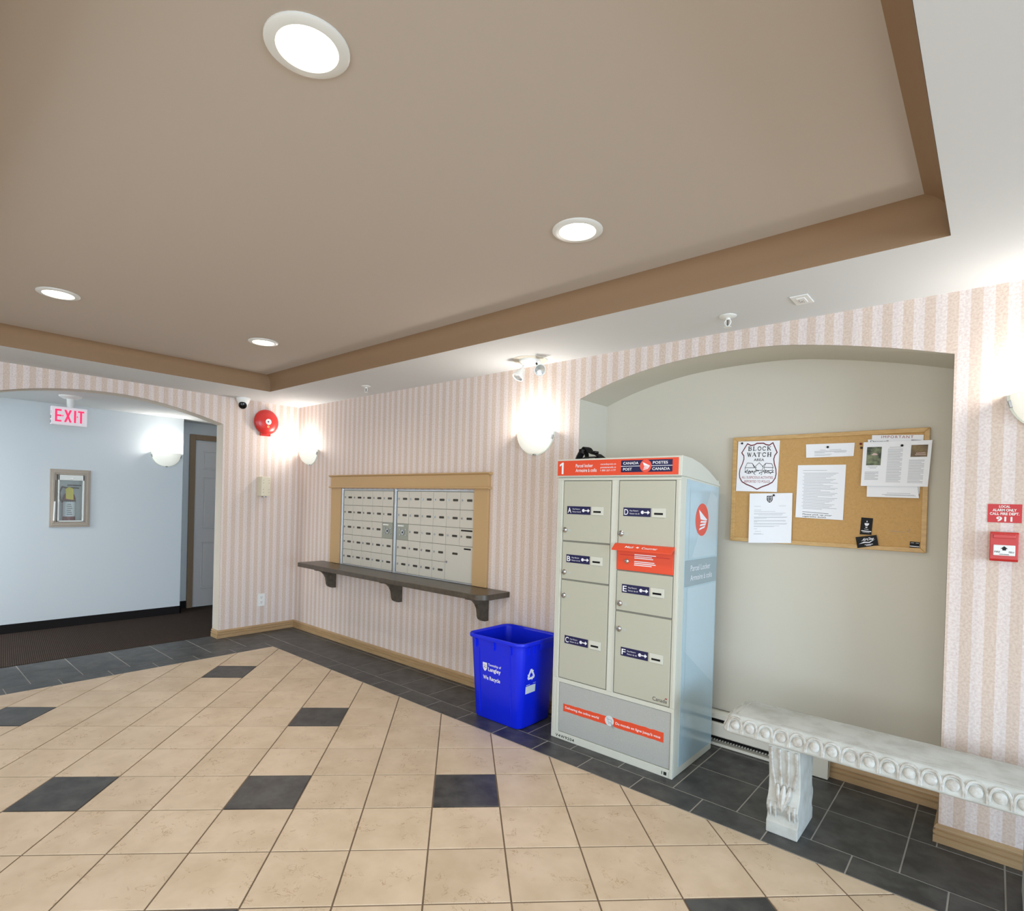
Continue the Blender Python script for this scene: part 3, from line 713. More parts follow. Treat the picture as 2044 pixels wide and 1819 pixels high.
obj('inspection_tag', MB().prism(FH, [(-1.825, 1.40), (-1.757, 1.39), (-1.762, 1.515), (-1.80, 1.53), (-1.83, 1.51)], -0.036, -0.034), 'tag_yellow', t)

# turret camera in the corner of the soffit
t = thing('security_camera', (0.075, -0.665, ZC), 'white turret security camera with black ball under the soffit near the bell', 'camera')
F = Frame((0.075, -0.665, ZC), (1, 0, 0), (0, -1, 0), (0, 0, -1))
obj('base', MB().lathe(F, [(0.07, 0), (0.07, 0.012), (0.055, 0.05), (0.045, 0.065), (0, 0.067)], 24), 'white_plastic', t, smooth=True)
dv = Vector((0.75, -0.45, -0.5)).normalized(); a = dv.orthogonal().normalized(); B = Vector(F(0, 0, 0.062)) + dv * 0.012
obj('eyeball', MB().ellipsoid(B, 0.046, 0.046, 0.046, 16, 12), 'white_plastic', t, smooth=True)
HF = Frame(B, a, dv.cross(a), dv)
obj('lens_cover', MB().lathe(HF, [(0.041, 0.024), (0.038, 0.034), (0.022, 0.045), (0, 0.048)], 20), 'black_gloss', t, smooth=True)

# fire bell
by, bz = -0.392, 2.297
t = thing('fire_bell', (0, by, bz), 'round red fire alarm bell on the striped end wall', 'alarm bell')
F = Frame((0, by, bz), (0, 1, 0), (0, 0, 1), (1, 0, 0))
obj('back_box', MB().rect(F, -0.055, 0.055, -0.150, 0.05, 0, 0.03), 'alarm_red', t, bevel=0.004)
obj('gong', MB().lathe(F, [(0.132, 0.028), (0.136, 0.034), (0.135, 0.042), (0.122, 0.058), (0.095, 0.072), (0.05, 0.082), (0.0, 0.084)], 36), 'alarm_red', t, smooth=True)
obj('label_disc', MB().disc(F, 0.0, 0.0, 0.032, 0.083, 0.087, 20), 'white_metal', t)
obj('label_disc', MB().disc(F, 0.0, 0.0, 0.018, 0.087, 0.088, 16), 'grey_label', t)
mb = MB(); mb.disc(F, -0.003, 0.0, 0.009, 0.088, 0.0885, 5); obj('label_mark', mb, 'navy', t)
obj('lower_disc', MB().disc(F, 0.0, -0.052, 0.014, 0.078, 0.084, 14), 'orange_disc', t)  # small pale orange disc low on the gong
# chime box
t = thing('door_chime', (0, -0.415, 1.487), 'cream plastic chime box on the end wall below the red bell', 'chime box')
obj('housing', MB().rect(WL, -0.463, -0.366, 1.49, 1.70, 0, 0.115), 'offwhite_plastic', t, bevel=0.005)
mb = MB()
for v in (1.66, 1.63, 1.56, 1.53):
    for u in (-0.445, -0.384): mb.rect(WL, u - 0.006, u + 0.006, v, v + 0.004, 0.115, 0.1155)
obj('slots', mb, 'grey_ink', t)['kind'] = 'stuff'
obj('push_button', MB().rect(WL, -0.43, -0.398, 1.478, 1.49, 0.04, 0.1), 'chrome', t, bevel=0.003)
# outlet
t = thing('wall_outlet', (0, -0.386, 0.285), 'white double power outlet low on the end wall', 'outlet')
obj('cover_plate', MB().rrect(WL, -0.425, -0.347, 0.285, 0.419, 0.006, 0, 0.006), 'white_plastic', t)
for v in (0.378, 0.325):
    r_ = obj('receptacle', MB().rrect(WL, -0.402, -0.37, v - 0.02, v + 0.02, 0.012, 0, 0.009), 'white_plastic', t)
    mb = MB()
    for u in (-0.393, -0.379): mb.rect(WL, u - 0.0015, u + 0.0015, v, v + 0.011, 0.009, 0.0094)
    mb.disc(WL, -0.386, v - 0.009, 0.0035, 0.009, 0.0094, 8)
    obj('slots', mb, 'ink', r_)

# ------------------------------------------------------------------ mailboxes, surround and shelf
t = thing('mailbox_surround', (1.89, 0, 0.81), 'tan painted wood casing with a deep moulded head round the mailboxes', 'casing')
obj('side_casing', MB().rect(WR, 0.762, 0.94, 0.815, 1.602, 0, 0.024), 'tan_trim', t, bevel=0.003)
obj('side_casing', MB().rect(WR, 2.861, 3.02, 0.815, 1.602, 0, 0.024), 'tan_trim', t, bevel=0.003)
obj('head', MB().rect(WR, 0.762, 3.022, 1.61, 1.716, 0, 0.030), 'tan_trim', t, bevel=0.002)
obj('cap_moulding', MB().prism(Frame((0.74, 0, 0), (0, -1, 0), (0, 0, 1), (1, 0, 0)), [(0, 1.712), (0.032, 1.712), (0.048, 1.722), (0.048, 1.73), (0, 1.73)], 0, 2.30), 'tan_trim', t)
obj('bead', MB().prism(Frame((0.742, 0, 0), (0, -1, 0), (0, 0, 1), (1, 0, 0)), [(0, 1.598), (0.042, 1.598), (0.046, 1.605), (0.042, 1.612), (0, 1.612)], 0, 2.296), 'tan_trim', t)

def mailbox_unit(name, x0, pitch, ncol, label, lockcell, skip, specials):
    x1 = x0 + pitch * ncol
    t = thing(name, ((x0 + x1) / 2, 0, 0.815), label, 'mailboxes')
    obj('cabinet', MB().rect(WR, x0 - 0.003, x1 + 0.003, 0.822, 1.576, 0, 0.006), 'gap_grey', t)
    mb = MB(); a = x0 - 0.03; b = x1 + 0.002
    mb.rect(WR, a, a + 0.024, 0.815, 1.594, 0, 0.022); mb.rect(WR, a, b, 1.576, 1.588, 0, 0.018); mb.rect(WR, a, b, 0.815, 0.824, 0, 0.02)
    obj('rail', mb, 'aluminium', t, bevel=0.002)
    pr = {}
    H = 0.1495
    for r in range(5):
        for c in range(ncol):
            if (r, c) in skip or (r, c) == lockcell: continue
            u = x0 + c * pitch; v = 1.573 - r * H
            if not pr:
                dd = obj('mailbox_door', MB().rect(WR, u + 0.002, u + pitch - 0.002, v - H + 0.002, v - 0.002, 0.004, 0.011), 'mail_door', t, origin=WR(u, v), bevel=0.0015, seg=1)
                k = obj('lock', MB().disc(WR, u + 0.027, v - 0.07, 0.0095, 0.010, 0.016, 12), 'chrome', dd)
                kk = obj('keyway', MB().rect(WR, u + 0.0255, u + 0.0285, v - 0.077, v - 0.063, 0.0162, 0.0166), 'black', dd)
                pl = obj('number_plate', MB().rrect(WR, u + 0.082, u + 0.141, v - 0.0795, v - 0.0605, 0.006, 0.010, 0.0135), 'number_plate', dd)
                pr['d'] = dd; ch = list(dd.children)
            else:
                dd = pr['d'].copy(); SC.collection.objects.link(dd); dd.parent = t; dd.location = (WR(u, v) - ORG[t.name]) * S; ORG[dd.name] = WR(u, v)
                for q in ch:
                    z = q.copy(); SC.collection.objects.link(z); z.parent = dd
            if (r, c) in specials:
                obj('mail_slot', MB().rrect(WR, u + 0.02, u + pitch - 0.016, v - 0.026, v - 0.014, 0.004, 0.011, 0.013), 'black', dd)
    r, c = lockcell; u = x0 + c * pitch; v = 1.573 - r * H
    dd = obj('service_door', MB().rect(WR, u + 0.002, u + pitch - 0.002, v - H + 0.002, v - 0.002, 0.003, 0.009), 'post_lock_door', t, label='grey-green service door with a round lock')
    obj('lock', MB().disc(WR, u + 0.092, v - 0.078, 0.022, 0.009, 0.018, 18), 'chrome', dd)
    obj('keyway', MB().disc(WR, u + 0.092, v - 0.078, 0.010, 0.018, 0.0186, 12), 'black', dd)
    obj('hood', MB().rect(WR, u + 0.024, u + 0.10, v - 0.026, v - 0.014, 0.009, 0.018), 'white_metal', dd)
    mb = MB()
    for a in (-0.042, 0.042):
        for b in (-0.026, 0.026): mb.disc(WR, u + 0.092 + a, v - 0.078 + b, 0.008, 0.009, 0.014, 10)
    obj('screws', mb, 'chrome', dd)
    return t
mailbox_unit('mailbox_unit', 0.985, 0.163, 5, 'left mailbox unit of five columns beside the left casing', (2, 4), set(), set())
big = {(3, 4), (3, 5), (4, 4), (4, 5)}
t = mailbox_unit('mailbox_unit', 1.862, 0.166, 6, 'right mailbox unit of six columns with a large parcel door', (2, 0), big, {(2, 5)})
u, v = 1.862 + 4 * 0.166, 1.573 - 3 * 0.1495
dd = obj('parcel_door', MB().rect(WR, u + 0.002, u + 0.33, v - 0.297, v - 0.002, 0.004, 0.011), 'mail_door', t, bevel=0.0015, seg=1, label='large square parcel door')
obj('lock', MB().disc(WR, u + 0.022, v - 0.145, 0.010, 0.011, 0.016, 12), 'chrome', dd)
obj('keyway', MB().rect(WR, u + 0.0205, u + 0.0235, v - 0.152, v - 0.138, 0.016, 0.0164), 'black', dd)
obj('number_plate', MB().rrect(WR, u + 0.09, u + 0.152, v - 0.077, v - 0.059, 0.006, 0.011, 0.0135), 'number_plate', dd)
obj('mail_slot', MB().rrect(WR, u + 0.225, u + 0.305, v - 0.027, v - 0.015, 0.005, 0.011, 0.013), 'black', dd)

t = thing('wall_shelf', (1.92, 0, 0.555), 'long dark laminate shelf on three curved brackets under the mailboxes', 'shelf')
R1 = 0.1
pts = [(0.585, 0), (3.25, 0)][::-1]
out = [(0.585, 0.0), (0.585, -0.27), (0.592, -0.29), (0.61, -0.30)]
for i in range(9):
    a = -PI / 2 + PI / 2 * i / 8; out.append((3.25 - R1 + R1 * math.cos(a), -0.31 + R1 + R1 * math.sin(a)))
out.append((3.25, 0.0))
obj('shelf_top', MB().prism(floor_f(), out, 0.770, 0.813), 'laminate', t, smooth=True, bevel=0.004)
for x in (0.845, 1.94, 3.02):
    F = Frame((x, 0, 0), (0, -1, 0), (0, 0, 1), (1, 0, 0))
    p = [(0, 0.77), (0.24, 0.77), (0.245, 0.758), (0.235, 0.748), (0.20, 0.742), (0.165, 0.728), (0.135, 0.70), (0.115, 0.665), (0.108, 0.63), (0.104, 0.60), (0.092, 0.578), (0.07, 0.564), (0.04, 0.556), (0, 0.556)]
    obj('bracket', MB().prism(F, p, -0.017, 0.017), 'laminate', t, bevel=0.003)

# ------------------------------------------------------------------ recycling bin
bxc, byc = 3.512, -0.25
t = thing('recycling_bin', (bxc, byc, 0), 'open bright blue recycling bin on the slate tiles left of the parcel locker', 'bin')
def ring(hx, hy, r, z, n=5): return [(bxc + a, byc + b, z) for a, b in rr(-hx, hx, -hy, hy, r, n)]
lv = [(0.203, 0.168, 0.045, 0.003), (0.211, 0.173, 0.048, 0.012), (0.236, 0.206, 0.052, 0.535), (0.236, 0.206, 0.052, 0.537)]
mb = MB(); rows = [ring(*q) for q in lv]; n = len(rows[0])
inner = [ring(0.232, 0.202, 0.05, 0.568), ring(0.20, 0.168, 0.05, 0.02)]
allr = rows + [ring(0.240, 0.211, 0.054, 0.568)] + inner
vs = [v for r_ in allr for v in r_]
fs = [(j * n + i, j * n + (i + 1) % n, (j + 1) * n + (i + 1) % n, (j + 1) * n + i) for j in range(len(allr) - 1) for i in range(n)]
fs += [tuple(range(n - 1, -1, -1)), tuple((len(allr) - 1) * n + i for i in range(n))]
obj('body', mb.add(vs, fs), 'blue_plastic', t, smooth=True, sharp=50)
rimr = [ring(0.239, 0.209, 0.055, 0.555), ring(0.249, 0.219, 0.06, 0.555), ring(0.252, 0.222, 0.062, 0.561), ring(0.252, 0.222, 0.062, 0.575), ring(0.248, 0.218, 0.06, 0.581), ring(0.241, 0.211, 0.056, 0.580), ring(0.234, 0.204, 0.052, 0.566)]
vs = [v for r_ in rimr for v in r_]
obj('rim', MB().add(vs, [(j * n + i, j * n + (i + 1) % n, (j + 1) * n + (i + 1) % n, (j + 1) * n + i) for j in range(len(rimr) - 1) for i in range(n)]), 'blue_plastic', t, smooth=True, sharp=60)
# the front face leans out towards the rim
k = (0.206 - 0.173) / (0.535 - 0.012); nv = Vector((0, -1, -k)).normalized(); vv = Vector((0, -k, 1)).normalized()
FB = Frame((bxc, byc - 0.173, 0.012), (1, 0, 0), vv, nv)
kx = (0.236 - 0.211) / (0.535 - 0.012); FR = Frame((bxc + 0.211, byc, 0.012), (0, 1, 0), Vector((kx, 0, 1)).normalized(), Vector((1, 0, -kx)).normalized())
mb = MB()
for u in (-0.155, 0.15): mb.rect(FB, u * 0.92, u * 0.92 + 0.006, 0.03, 0.48, 0, 0.003)
obj('ribs', mb, 'blue_plastic', t)
mb = MB()
for u in (-0.165, 0.0, 0.15): mb.prism(FB, [(u - 0.006, 0.485), (u + 0.006, 0.485), (u + 0.006, 0.54), (u - 0.006, 0.54)], 0, 0.012)
for u in (-0.13, -0.06): mb.prism(FR, [(u - 0.006, 0.485), (u + 0.006, 0.485), (u + 0.006, 0.54), (u - 0.006, 0.54)], 0, 0.012)
mb.prism(FR, [(-0.02, 0.50), (0.14, 0.50), (0.14, 0.545), (-0.02, 0.545)], 0, 0.012)
obj('gussets', mb, 'blue_plastic', t)
mb = MB(); D = 0.0012
mb.prism(FB, [(-0.107, 0.385), (-0.107, 0.352), (-0.101, 0.336), (-0.088, 0.325), (-0.075, 0.336), (-0.069, 0.352), (-0.069, 0.385)][::-1], 0.0004, D)
obj('crest', mb, 'white_print', t)
mb = MB(); mb.ribbon(FB, [(-0.088, 0.38), (-0.088, 0.335)], 0.002, D + .0003); mb.ribbon(FB, [(-0.104, 0.365), (-0.072, 0.365)], 0.002, D + .0003); mb.ribbon(FB, [(-0.1, 0.35), (-0.09, 0.357), (-0.08, 0.349), (-0.073, 0.355)], 0.003, D + .0003)
obj('crest_lines', mb, 'navy', t)
mb = MB(); mb.text(FB, 'Township of', -0.058, 0.369, 0.017, 0.118, d=D, wt=0.014); mb.text(FB, 'Langley', -0.058, 0.333, 0.027, 0.114, d=D, wt=0.02)
mb.text(FB, 'We Recycle', -0.106, 0.270, 0.027, 0.155, d=D, wt=0.02)
obj('lettering', mb, 'white_print', t)
mb = MB()
for k in range(3):      # three chasing arrows
    TF = tilt(FR, -0.085, 0.345, 2 * PI * k / 3)
    mb.prism(TF, [(-0.030, -0.028), (0.010, -0.028), (0.010, -0.037), (0.027, -0.021), (0.010, -0.005), (0.010, -0.014), (-0.020, -0.014), (-0.027, -0.005), (-0.039, -0.012)], 0.0004, D)
obj('recycling_symbol', mb, 'white_print', t)
mb = MB(); mb.rect(FR, -0.135, -0.032, 0.225, 0.275, 0.0004, D); mb.ribbon(FR, [(-0.13, 0.283), (-0.092, 0.283)], 0.003, D); mb.ribbon(FR, [(-0.06, 0.286), (-0.03, 0.286)], 0.002, D)
obj('write_on_label', mb, 'grey_label', t)

# ------------------------------------------------------------------ parcel locker
yf = -0.326; FL = wall_r(yf); LX0, LX1, LY1 = 3.908, 4.730, 0.232
FSd = wall_l(LX1)
t = thing('parcel_locker', (4.32, yf, 0), 'tall beige parcel locker with orange header and lettered doors', 'locker')
mb = MB(); mb.box(LX0, LX1, yf + 0.012, LY1, 0.0, 1.668); obj('body', mb, 'locker_frame', t, bevel=0.004)
# curved cap
cp = [(yf - 0.006, 1.668), (yf - 0.006, 1.772), (yf, 1.781), (-0.20, 1.775), (-0.068, 1.752), (0.05, 1.718), (0.15, 1.68), (0.236, 1.640), (0.236, 1.632), (-0.27, 1.668)]
obj('cap', MB().prism(Frame((LX0 - 0.008, 0, 0), (0, 1, 0), (0, 0, 1), (1, 0, 0)), cp[::-1], 0, LX1 - LX0 + 0.014), 'locker_frame', t, bevel=0.003)
h = obj('header_sign', MB().rect(FL, 3.908, 4.716, 1.676, 1.770, 0.006, 0.009), 'post_orange', t)
D = 0.0102
mb = MB(); mb.face(FL, [(3.940, 1.686), (3.954, 1.686), (3.954, 1.759), (3.942, 1.759), (3.940, 1.748)], D); mb.face(FL, [(3.924, 1.734), (3.9398, 1.744), (3.9418, 1.759), (3.936, 1.754), (3.924, 1.747)], D)
mb.text(FL, 'Parcel locker', 4.046, 1.727, 0.021, 0.125, d=D, wt=0.01); mb.text(FL, 'Armoire à colis', 4.046, 1.698, 0.021, 0.152, d=D, wt=0.01)
mb.text(FL, 'canadapost.ca', 4.225, 1.738, 0.011, 0.105, d=D); mb.text(FL, 'postescanada.ca', 4.225, 1.719, 0.011, 0.105, d=D); mb.text(FL, '1 800 267-1177', 4.225, 1.700, 0.011, 0.105, d=D)
obj('lettering', mb, 'white_print', h)
obj('logo_panel', MB().rect(FL, 4.364, 4.682, 1.692, 1.761, 0.009, 0.0098), 'navy', h)
mb = MB(); mb.ribbon(FL, [(4.364, 1.7265), (4.682, 1.7265)], 0.003, D)
mb.text(FL, 'CANADA', 4.378, 1.737, 0.015, 0.098, d=D, wt=0.015); mb.text(FL, 'POST', 4.378, 1.702, 0.015, 0.057, d=D, wt=0.015)
mb.text(FL, 'POSTES', 4.565, 1.737, 0.015, 0.09, d=D, wt=0.015); mb.text(FL, 'CANADA', 4.562, 1.702, 0.015, 0.105, d=D, wt=0.015)
obj('logo_lettering', mb, 'white_print', h)
def post_emblem(F, u, v, r, d, parent):
    e = obj('logo_disc', MB().disc(F, u, v, r, d, d + 0.0008, 28), 'logo_red', parent)
    mb = MB(); q = lambda a, b: (u + a * r, v + b * r)
    mb.face(F, [q(-0.55, 0.62), q(-0.28, 0.02), q(0.60, -0.06), q(0.78, -0.01)], d + 0.0012)
    for a0, b0, a1, b1, wd in ((-0.30, -0.18, 0.72, -0.20, 0.11), (-0.38, -0.40, 0.62, -0.34, 0.12), (-0.46, -0.64, 0.50, -0.50, 0.13)):
        mb.face(F, [q(a0, b0), q(a1 - 0.14, b1), q(a1, b1 + wd), q(a0 + 0.1, b0 + wd)], d + 0.0012)
    obj('logo_wing', mb, 'white_print', parent)
post_emblem(FL, 4.522, 1.7265, 0.036, 0.0099, h)
# frame rails on the front
mb = MB()
for u0, u1, v0, v1 in ((LX0, 3.951, 0.388, 1.647), (4.703, LX1, 0.388, 1.647), (4.302, 4.348, 0.388, 1.647), (LX0, LX1, 1.647, 1.66), (LX0, LX1, 0.362, 0.388), (LX0, 3.960, 0.0, 0.362), (4.712, LX1, 0.0, 0.362), (3.960, 4.712, 0.0, 0.046)):
    mb.rect(FL, u0, u1, v0, v1, -0.012, 0.0)
obj('front_frame', mb, 'locker_frame', t, bevel=0.002)
mb = MB()
for u in (3.926, 3.939, 4.716, 4.345, 4.308): mb.rect(FL, u, u + 0.003, 0.39, 1.645, 0.0, 0.003)
for u in (3.926, 3.947, 4.717): mb.rect(FL, u, u + 0.003, 0.05, 0.358, 0.0, 0.003)
obj('frame_ribs', mb, 'locker_frame', t)
obj('recess', MB().rect(FL, 3.95, 4.705, 0.385, 1.65, -0.008, -0.006), 'gap_grey', t)
def locker_door(letter, u0, u1, v0, v1, lab, key):
    d = obj('door', MB().rect(FL, u0 + 0.003, u1 - 0.003, v0 + 0.003, v1 - 0.003, -0.012, 0.001), 'locker_paint', t, bevel=0.003)
    a, b = lab
    obj('label_plate', MB().rect(FL, a, a + 0.173, b - 0.025, b + 0.025, 0.001, 0.0022), 'navy', d)
    mb = MB(); D = 0.0028
    mb.text(FL, letter, a + 0.006, b - 0.017, 0.034, 0.026, d=D, wt=0.01)
    mb.text(FL, 'Key Return', a + 0.042, b + 0.004, 0.009, 0.054, d=D); mb.text(FL, 'Retour de clé', a + 0.042, b - 0.013, 0.009, 0.062, d=D)
    mb.disc(FL, a + 0.122, b, 0.010, 0.0022, D, 12); mb.rect(FL, a + 0.128, a + 0.146, b - 0.003, b + 0.003, 0.0022, D)
    mb.prism(FL, [(a + 0.148, b - 0.005), (a + 0.154, b - 0.005), (a + 0.154, b - 0.012), (a + 0.168, b), (a + 0.154, b + 0.012), (a + 0.154, b + 0.005), (a + 0.148, b + 0.005)], 0.0022, D)
    obj('lettering', mb, 'white_print', d)
    s0_ = a + 0.182
    obj('key_slot_plate', MB().rect(FL, s0_, s0_ + 0.083, b - 0.026, b + 0.026, 0.001, 0.006), 'locker_frame', d, bevel=0.002)
    obj('key_slot', MB().rect(FL, s0_ + 0.014, s0_ + 0.067, b - 0.011, b + 0.0, 0.006, 0.0066), 'black', d)
    obj('lock', MB().lathe(Frame(FL(key[0], key[1], 0.001), FL.u, FL.v, FL.n), [(0.017, 0), (0.017, 0.006), (0.012, 0.010), (0.006, 0.011), (0.004, 0.006), (0, 0.006)], 18), 'chrome', d, smooth=True)
    obj('lettering', MB().text(FL, '1' + letter, key[0] + 0.026, key[1] - 0.008, 0.014, 0.02, d=0.0016), 'locker_side_light', d)
locker_door('A', 3.953, 4.300, 1.264, 1.645, (3.985, 1.459), (3.974, 1.333))
locker_door('B', 3.953, 4.300, 1.020, 1.260, (3.989, 1.154), (3.976, 1.066))
locker_door('C', 3.953, 4.300, 0.390, 1.016, (3.994, 0.642), (3.978, 0.918))
locker_door('D', 4.350, 4.702, 1.268, 1.645, (4.384, 1.461), (4.374, 1.333))
locker_door('E', 4.350, 4.702, 0.880, 1.116, (4.389, 1.013), (4.378, 0.923))
locker_door('F', 4.350, 4.702, 0.390, 0.876, (4.394, 0.644), (4.378, 0.773))
obj('lettering', MB().text(FL, 'Canada', 4.602, 0.408, 0.022, 0.086, d=0.0016), 'ink', t)
fl = MB(); fl.rect(FL, 4.676, 4.688, 0.430, 0.436, 0.001, 0.0016); obj('flag_mark', fl, 'red_ink', t)
# orange letter drop with its hood
dbx = obj('letter_drop', MB().rect(FL, 4.350, 4.702, 1.120, 1.262, -0.012, 0.004), 'post_orange', t, bevel=0.003)
obj('hood', MB().prism(Frame((4.340, yf, 0), (0, -1, 0), (0, 0, 1), (1, 0, 0)), [(0, 1.276), (0.014, 1.272), (0.048, 1.244), (0.048, 1.236), (0.040, 1.236), (0.012, 1.256), (0, 1.256)], 0, 0.366), 'post_orange', dbx)
hv = Vector((0, -0.034, -0.028)).normalized() * -1; hn = Vector((0, -0.028, 0.034)).normalized()
FHd = Frame((4.523, yf - 0.031, 1.258), (1, 0, 0), hv, hn)
mb = MB(); mb.text(FHd, 'Mail', -0.105, -0.008, 0.016, 0.05, d=0.001, wt=0.012, shear=0.2); mb.text(FHd, 'Courrier', 0.0, -0.008, 0.016, 0.095, d=0.001, wt=0.012, shear=0.2)
mb.prism(FHd, [(-0.036, 0), (-0.026, -0.006), (-0.016, 0), (-0.026, 0.008)], 0.0004, 0.001)
obj('lettering', mb, 'white_print', dbx)
mb = MB()
for k, v in enumerate((1.216, 1.206, 1.196, 1.176, 1.166, 1.156)): mb.rect(FL, 4.465, 4.598 - 0.008 * ((k * 7) % 4), v - 0.0025, v + 0.0025, 0.0042, 0.0046)
obj('small_print', mb, 'white_print', dbx)
obj('lock', MB().lathe(Frame(FL(4.418, 1.174, 0.004), FL.u, FL.v, FL.n), [(0.013, 0), (0.013, 0.005), (0.007, 0.008), (0, 0.008)], 14), 'chrome', dbx, smooth=True)
obj('crease', MB().rect(FL, 4.372, 4.680, 1.208, 1.211, 0.004, 0.0055), 'sign_red', dbx)
# lower panel
lp = obj('lower_panel', MB().rect(FL, 3.962, 4.710, 0.050, 0.360, -0.012, -0.003), 'locker_lower', t, bevel=0.002)
mb = MB(); ed = []
for k in range(25): ed.append((3.996 + 0.677 * k / 24, 0.243 - 0.012 * (1 - k / 24) + random.uniform(-.002, .002)))
ed2 = [(3.996 + 0.677 * k / 24, 0.183 + 0.004 * k / 24 + random.uniform(-.0015, .0015)) for k in range(24, -1, -1)]
mb.prism(FL, (ed + ed2)[::-1], -0.003, -0.0022); obj('banner', mb, 'post_orange', lp)
mb = MB(); mb.text(FL, 'Delivering the online world', 4.012, 0.203, 0.015, 0.245, d=-0.0018, wt=0.012); mb.text(FL, 'Du monde en ligne jusqu\'à vous', 4.372, 0.204, 0.015, 0.282, d=-0.0018, wt=0.012)
obj('lettering', mb, 'white_print', lp)
mb = MB(); mb.disc(FL, 4.330, 0.213, 0.030, -0.003, -0.0012, 24); obj('badge', mb, 'grey_label', lp)
mb = MB(); cq = lambda a, b: (4.330 + a, 0.213 + b)
mb.ribbon(FL, [cq(-.019, .014), cq(-.012, .014), cq(-.006, -.008), cq(.013, -.008), cq(.017, .008), cq(-.010, .008)], 0.0024, -0.0008)
mb.disc(FL, *cq(-.002, -.015), 0.003, -0.0012, -0.0008, 8); mb.disc(FL, *cq(.010, -.015), 0.003, -0.0012, -0.0008, 8)
mb.prism(FL, [cq(.014, -.010), cq(.016, -.036), cq(.022, -.030), cq(.027, -.040), cq(.031, -.038), cq(.026, -.028), cq(.034, -.027)], -0.0012, -0.0006)
obj('cart_icon', mb, 'grey_ink', lp)
mb = MB(); mb.text(FL, 'V4W9204', 3.944, 0.012, 0.017, 0.142, d=0.0006, wt=0.02, sp=1.25); obj('code_lettering', mb, 'ink', t)
mb = MB(); mb.rect(FL, 4.668, 4.672, 0.012, 0.030, 0, 0.0008); mb.rect(FL, 4.680, 4.697, 0.012, 0.030, 0, 0.0008); mb.rect(FL, 4.708, 4.7085, 0.004, 0.036, 0, 0.0008); obj('maker_mark', mb, 'ink', t)
# right side: glossy film with a few pale facets, emblem and tag
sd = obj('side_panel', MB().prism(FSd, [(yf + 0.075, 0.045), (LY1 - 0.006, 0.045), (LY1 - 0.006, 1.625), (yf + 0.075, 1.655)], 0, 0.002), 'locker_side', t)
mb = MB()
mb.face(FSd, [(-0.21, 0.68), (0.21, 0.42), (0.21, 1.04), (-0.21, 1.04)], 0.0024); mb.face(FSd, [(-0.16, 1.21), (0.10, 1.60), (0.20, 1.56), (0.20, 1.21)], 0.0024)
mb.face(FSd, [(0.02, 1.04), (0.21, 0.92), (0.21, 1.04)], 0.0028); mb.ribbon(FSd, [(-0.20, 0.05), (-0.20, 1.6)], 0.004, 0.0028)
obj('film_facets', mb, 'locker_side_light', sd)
tg = obj('side_tag', MB().rect(FSd, -0.248, 0.22, 1.05, 1.198, 0.002, 0.0036), 'locker_tag', sd)
post_emblem(FSd, -0.025, 1.427, 0.095, 0.0026, sd)
mb = MB(); mb.text(FSd, 'Parcel Locker', -0.172, 1.135, 0.034, 0.29, d=0.0042, wt=0.004); mb.text(FSd, 'Armoire à colis', -0.172, 1.080, 0.034, 0.32, d=0.0042, wt=0.004)
obj('lettering', mb, 'white_print', sd)

# black strap left on top of the locker
t = thing('black_strap', (4.06, -0.2, 1.775), 'tangled black webbing strap lying on top of the parcel locker', 'strap')
def webbing(pts, w):
    mb = MB(); pts = [Vector(p) for p in pts]; vs = []
    side = Vector((0.35, 1, 0)).normalized() * (w / 2)
    for i, p in enumerate(pts):
        tng = (pts[min(i + 1, len(pts) - 1)] - pts[max(i - 1, 0)]).normalized(); nn = tng.cross(side).normalized() * 0.004
        vs += [p - side - nn, p + side - nn, p + side + nn, p - side + nn]
    fs = [(4 * i + k, 4 * i + (k + 1) % 4, 4 * i + 4 + (k + 1) % 4, 4 * i + 4 + k) for i in range(len(pts) - 1) for k in range(4)] + [(3, 2, 1, 0), tuple(4 * (len(pts) - 1) + k for k in range(4))]
    return mb.add(vs, fs)
obj('webbing', webbing([(3.985, -0.22, 1.781), (3.99, -0.21, 1.81), (4.0, -0.2, 1.835), (4.03, -0.2, 1.865), (4.045, -0.2, 1.858), (4.065, -0.2, 1.835), (4.09, -0.2, 1.822), (4.12, -0.2, 1.815), (4.15, -0.2, 1.795), (4.165, -0.2, 1.785)], 0.05), 'black', t)
obj('webbing', webbing([(4.0, -0.15, 1.784), (4.02, -0.17, 1.80), (4.025, -0.19, 1.84), (4.01, -0.2, 1.855)], 0.03), 'black', t)
obj('webbing', webbing([(3.98, -0.2, 1.781), (4.05, -0.22, 1.797), (4.11, -0.2, 1.80), (4.12, -0.19, 1.783)], 0.03), 'black', t)
mb = MB(); mb.box(4.08, 4.115, -0.22, -0.18, 1.822, 1.838); mb.box(3.99, 4.02, -0.225, -0.19, 1.825, 1.855); obj('buckle', mb, 'black_gloss', t, bevel=0.004)

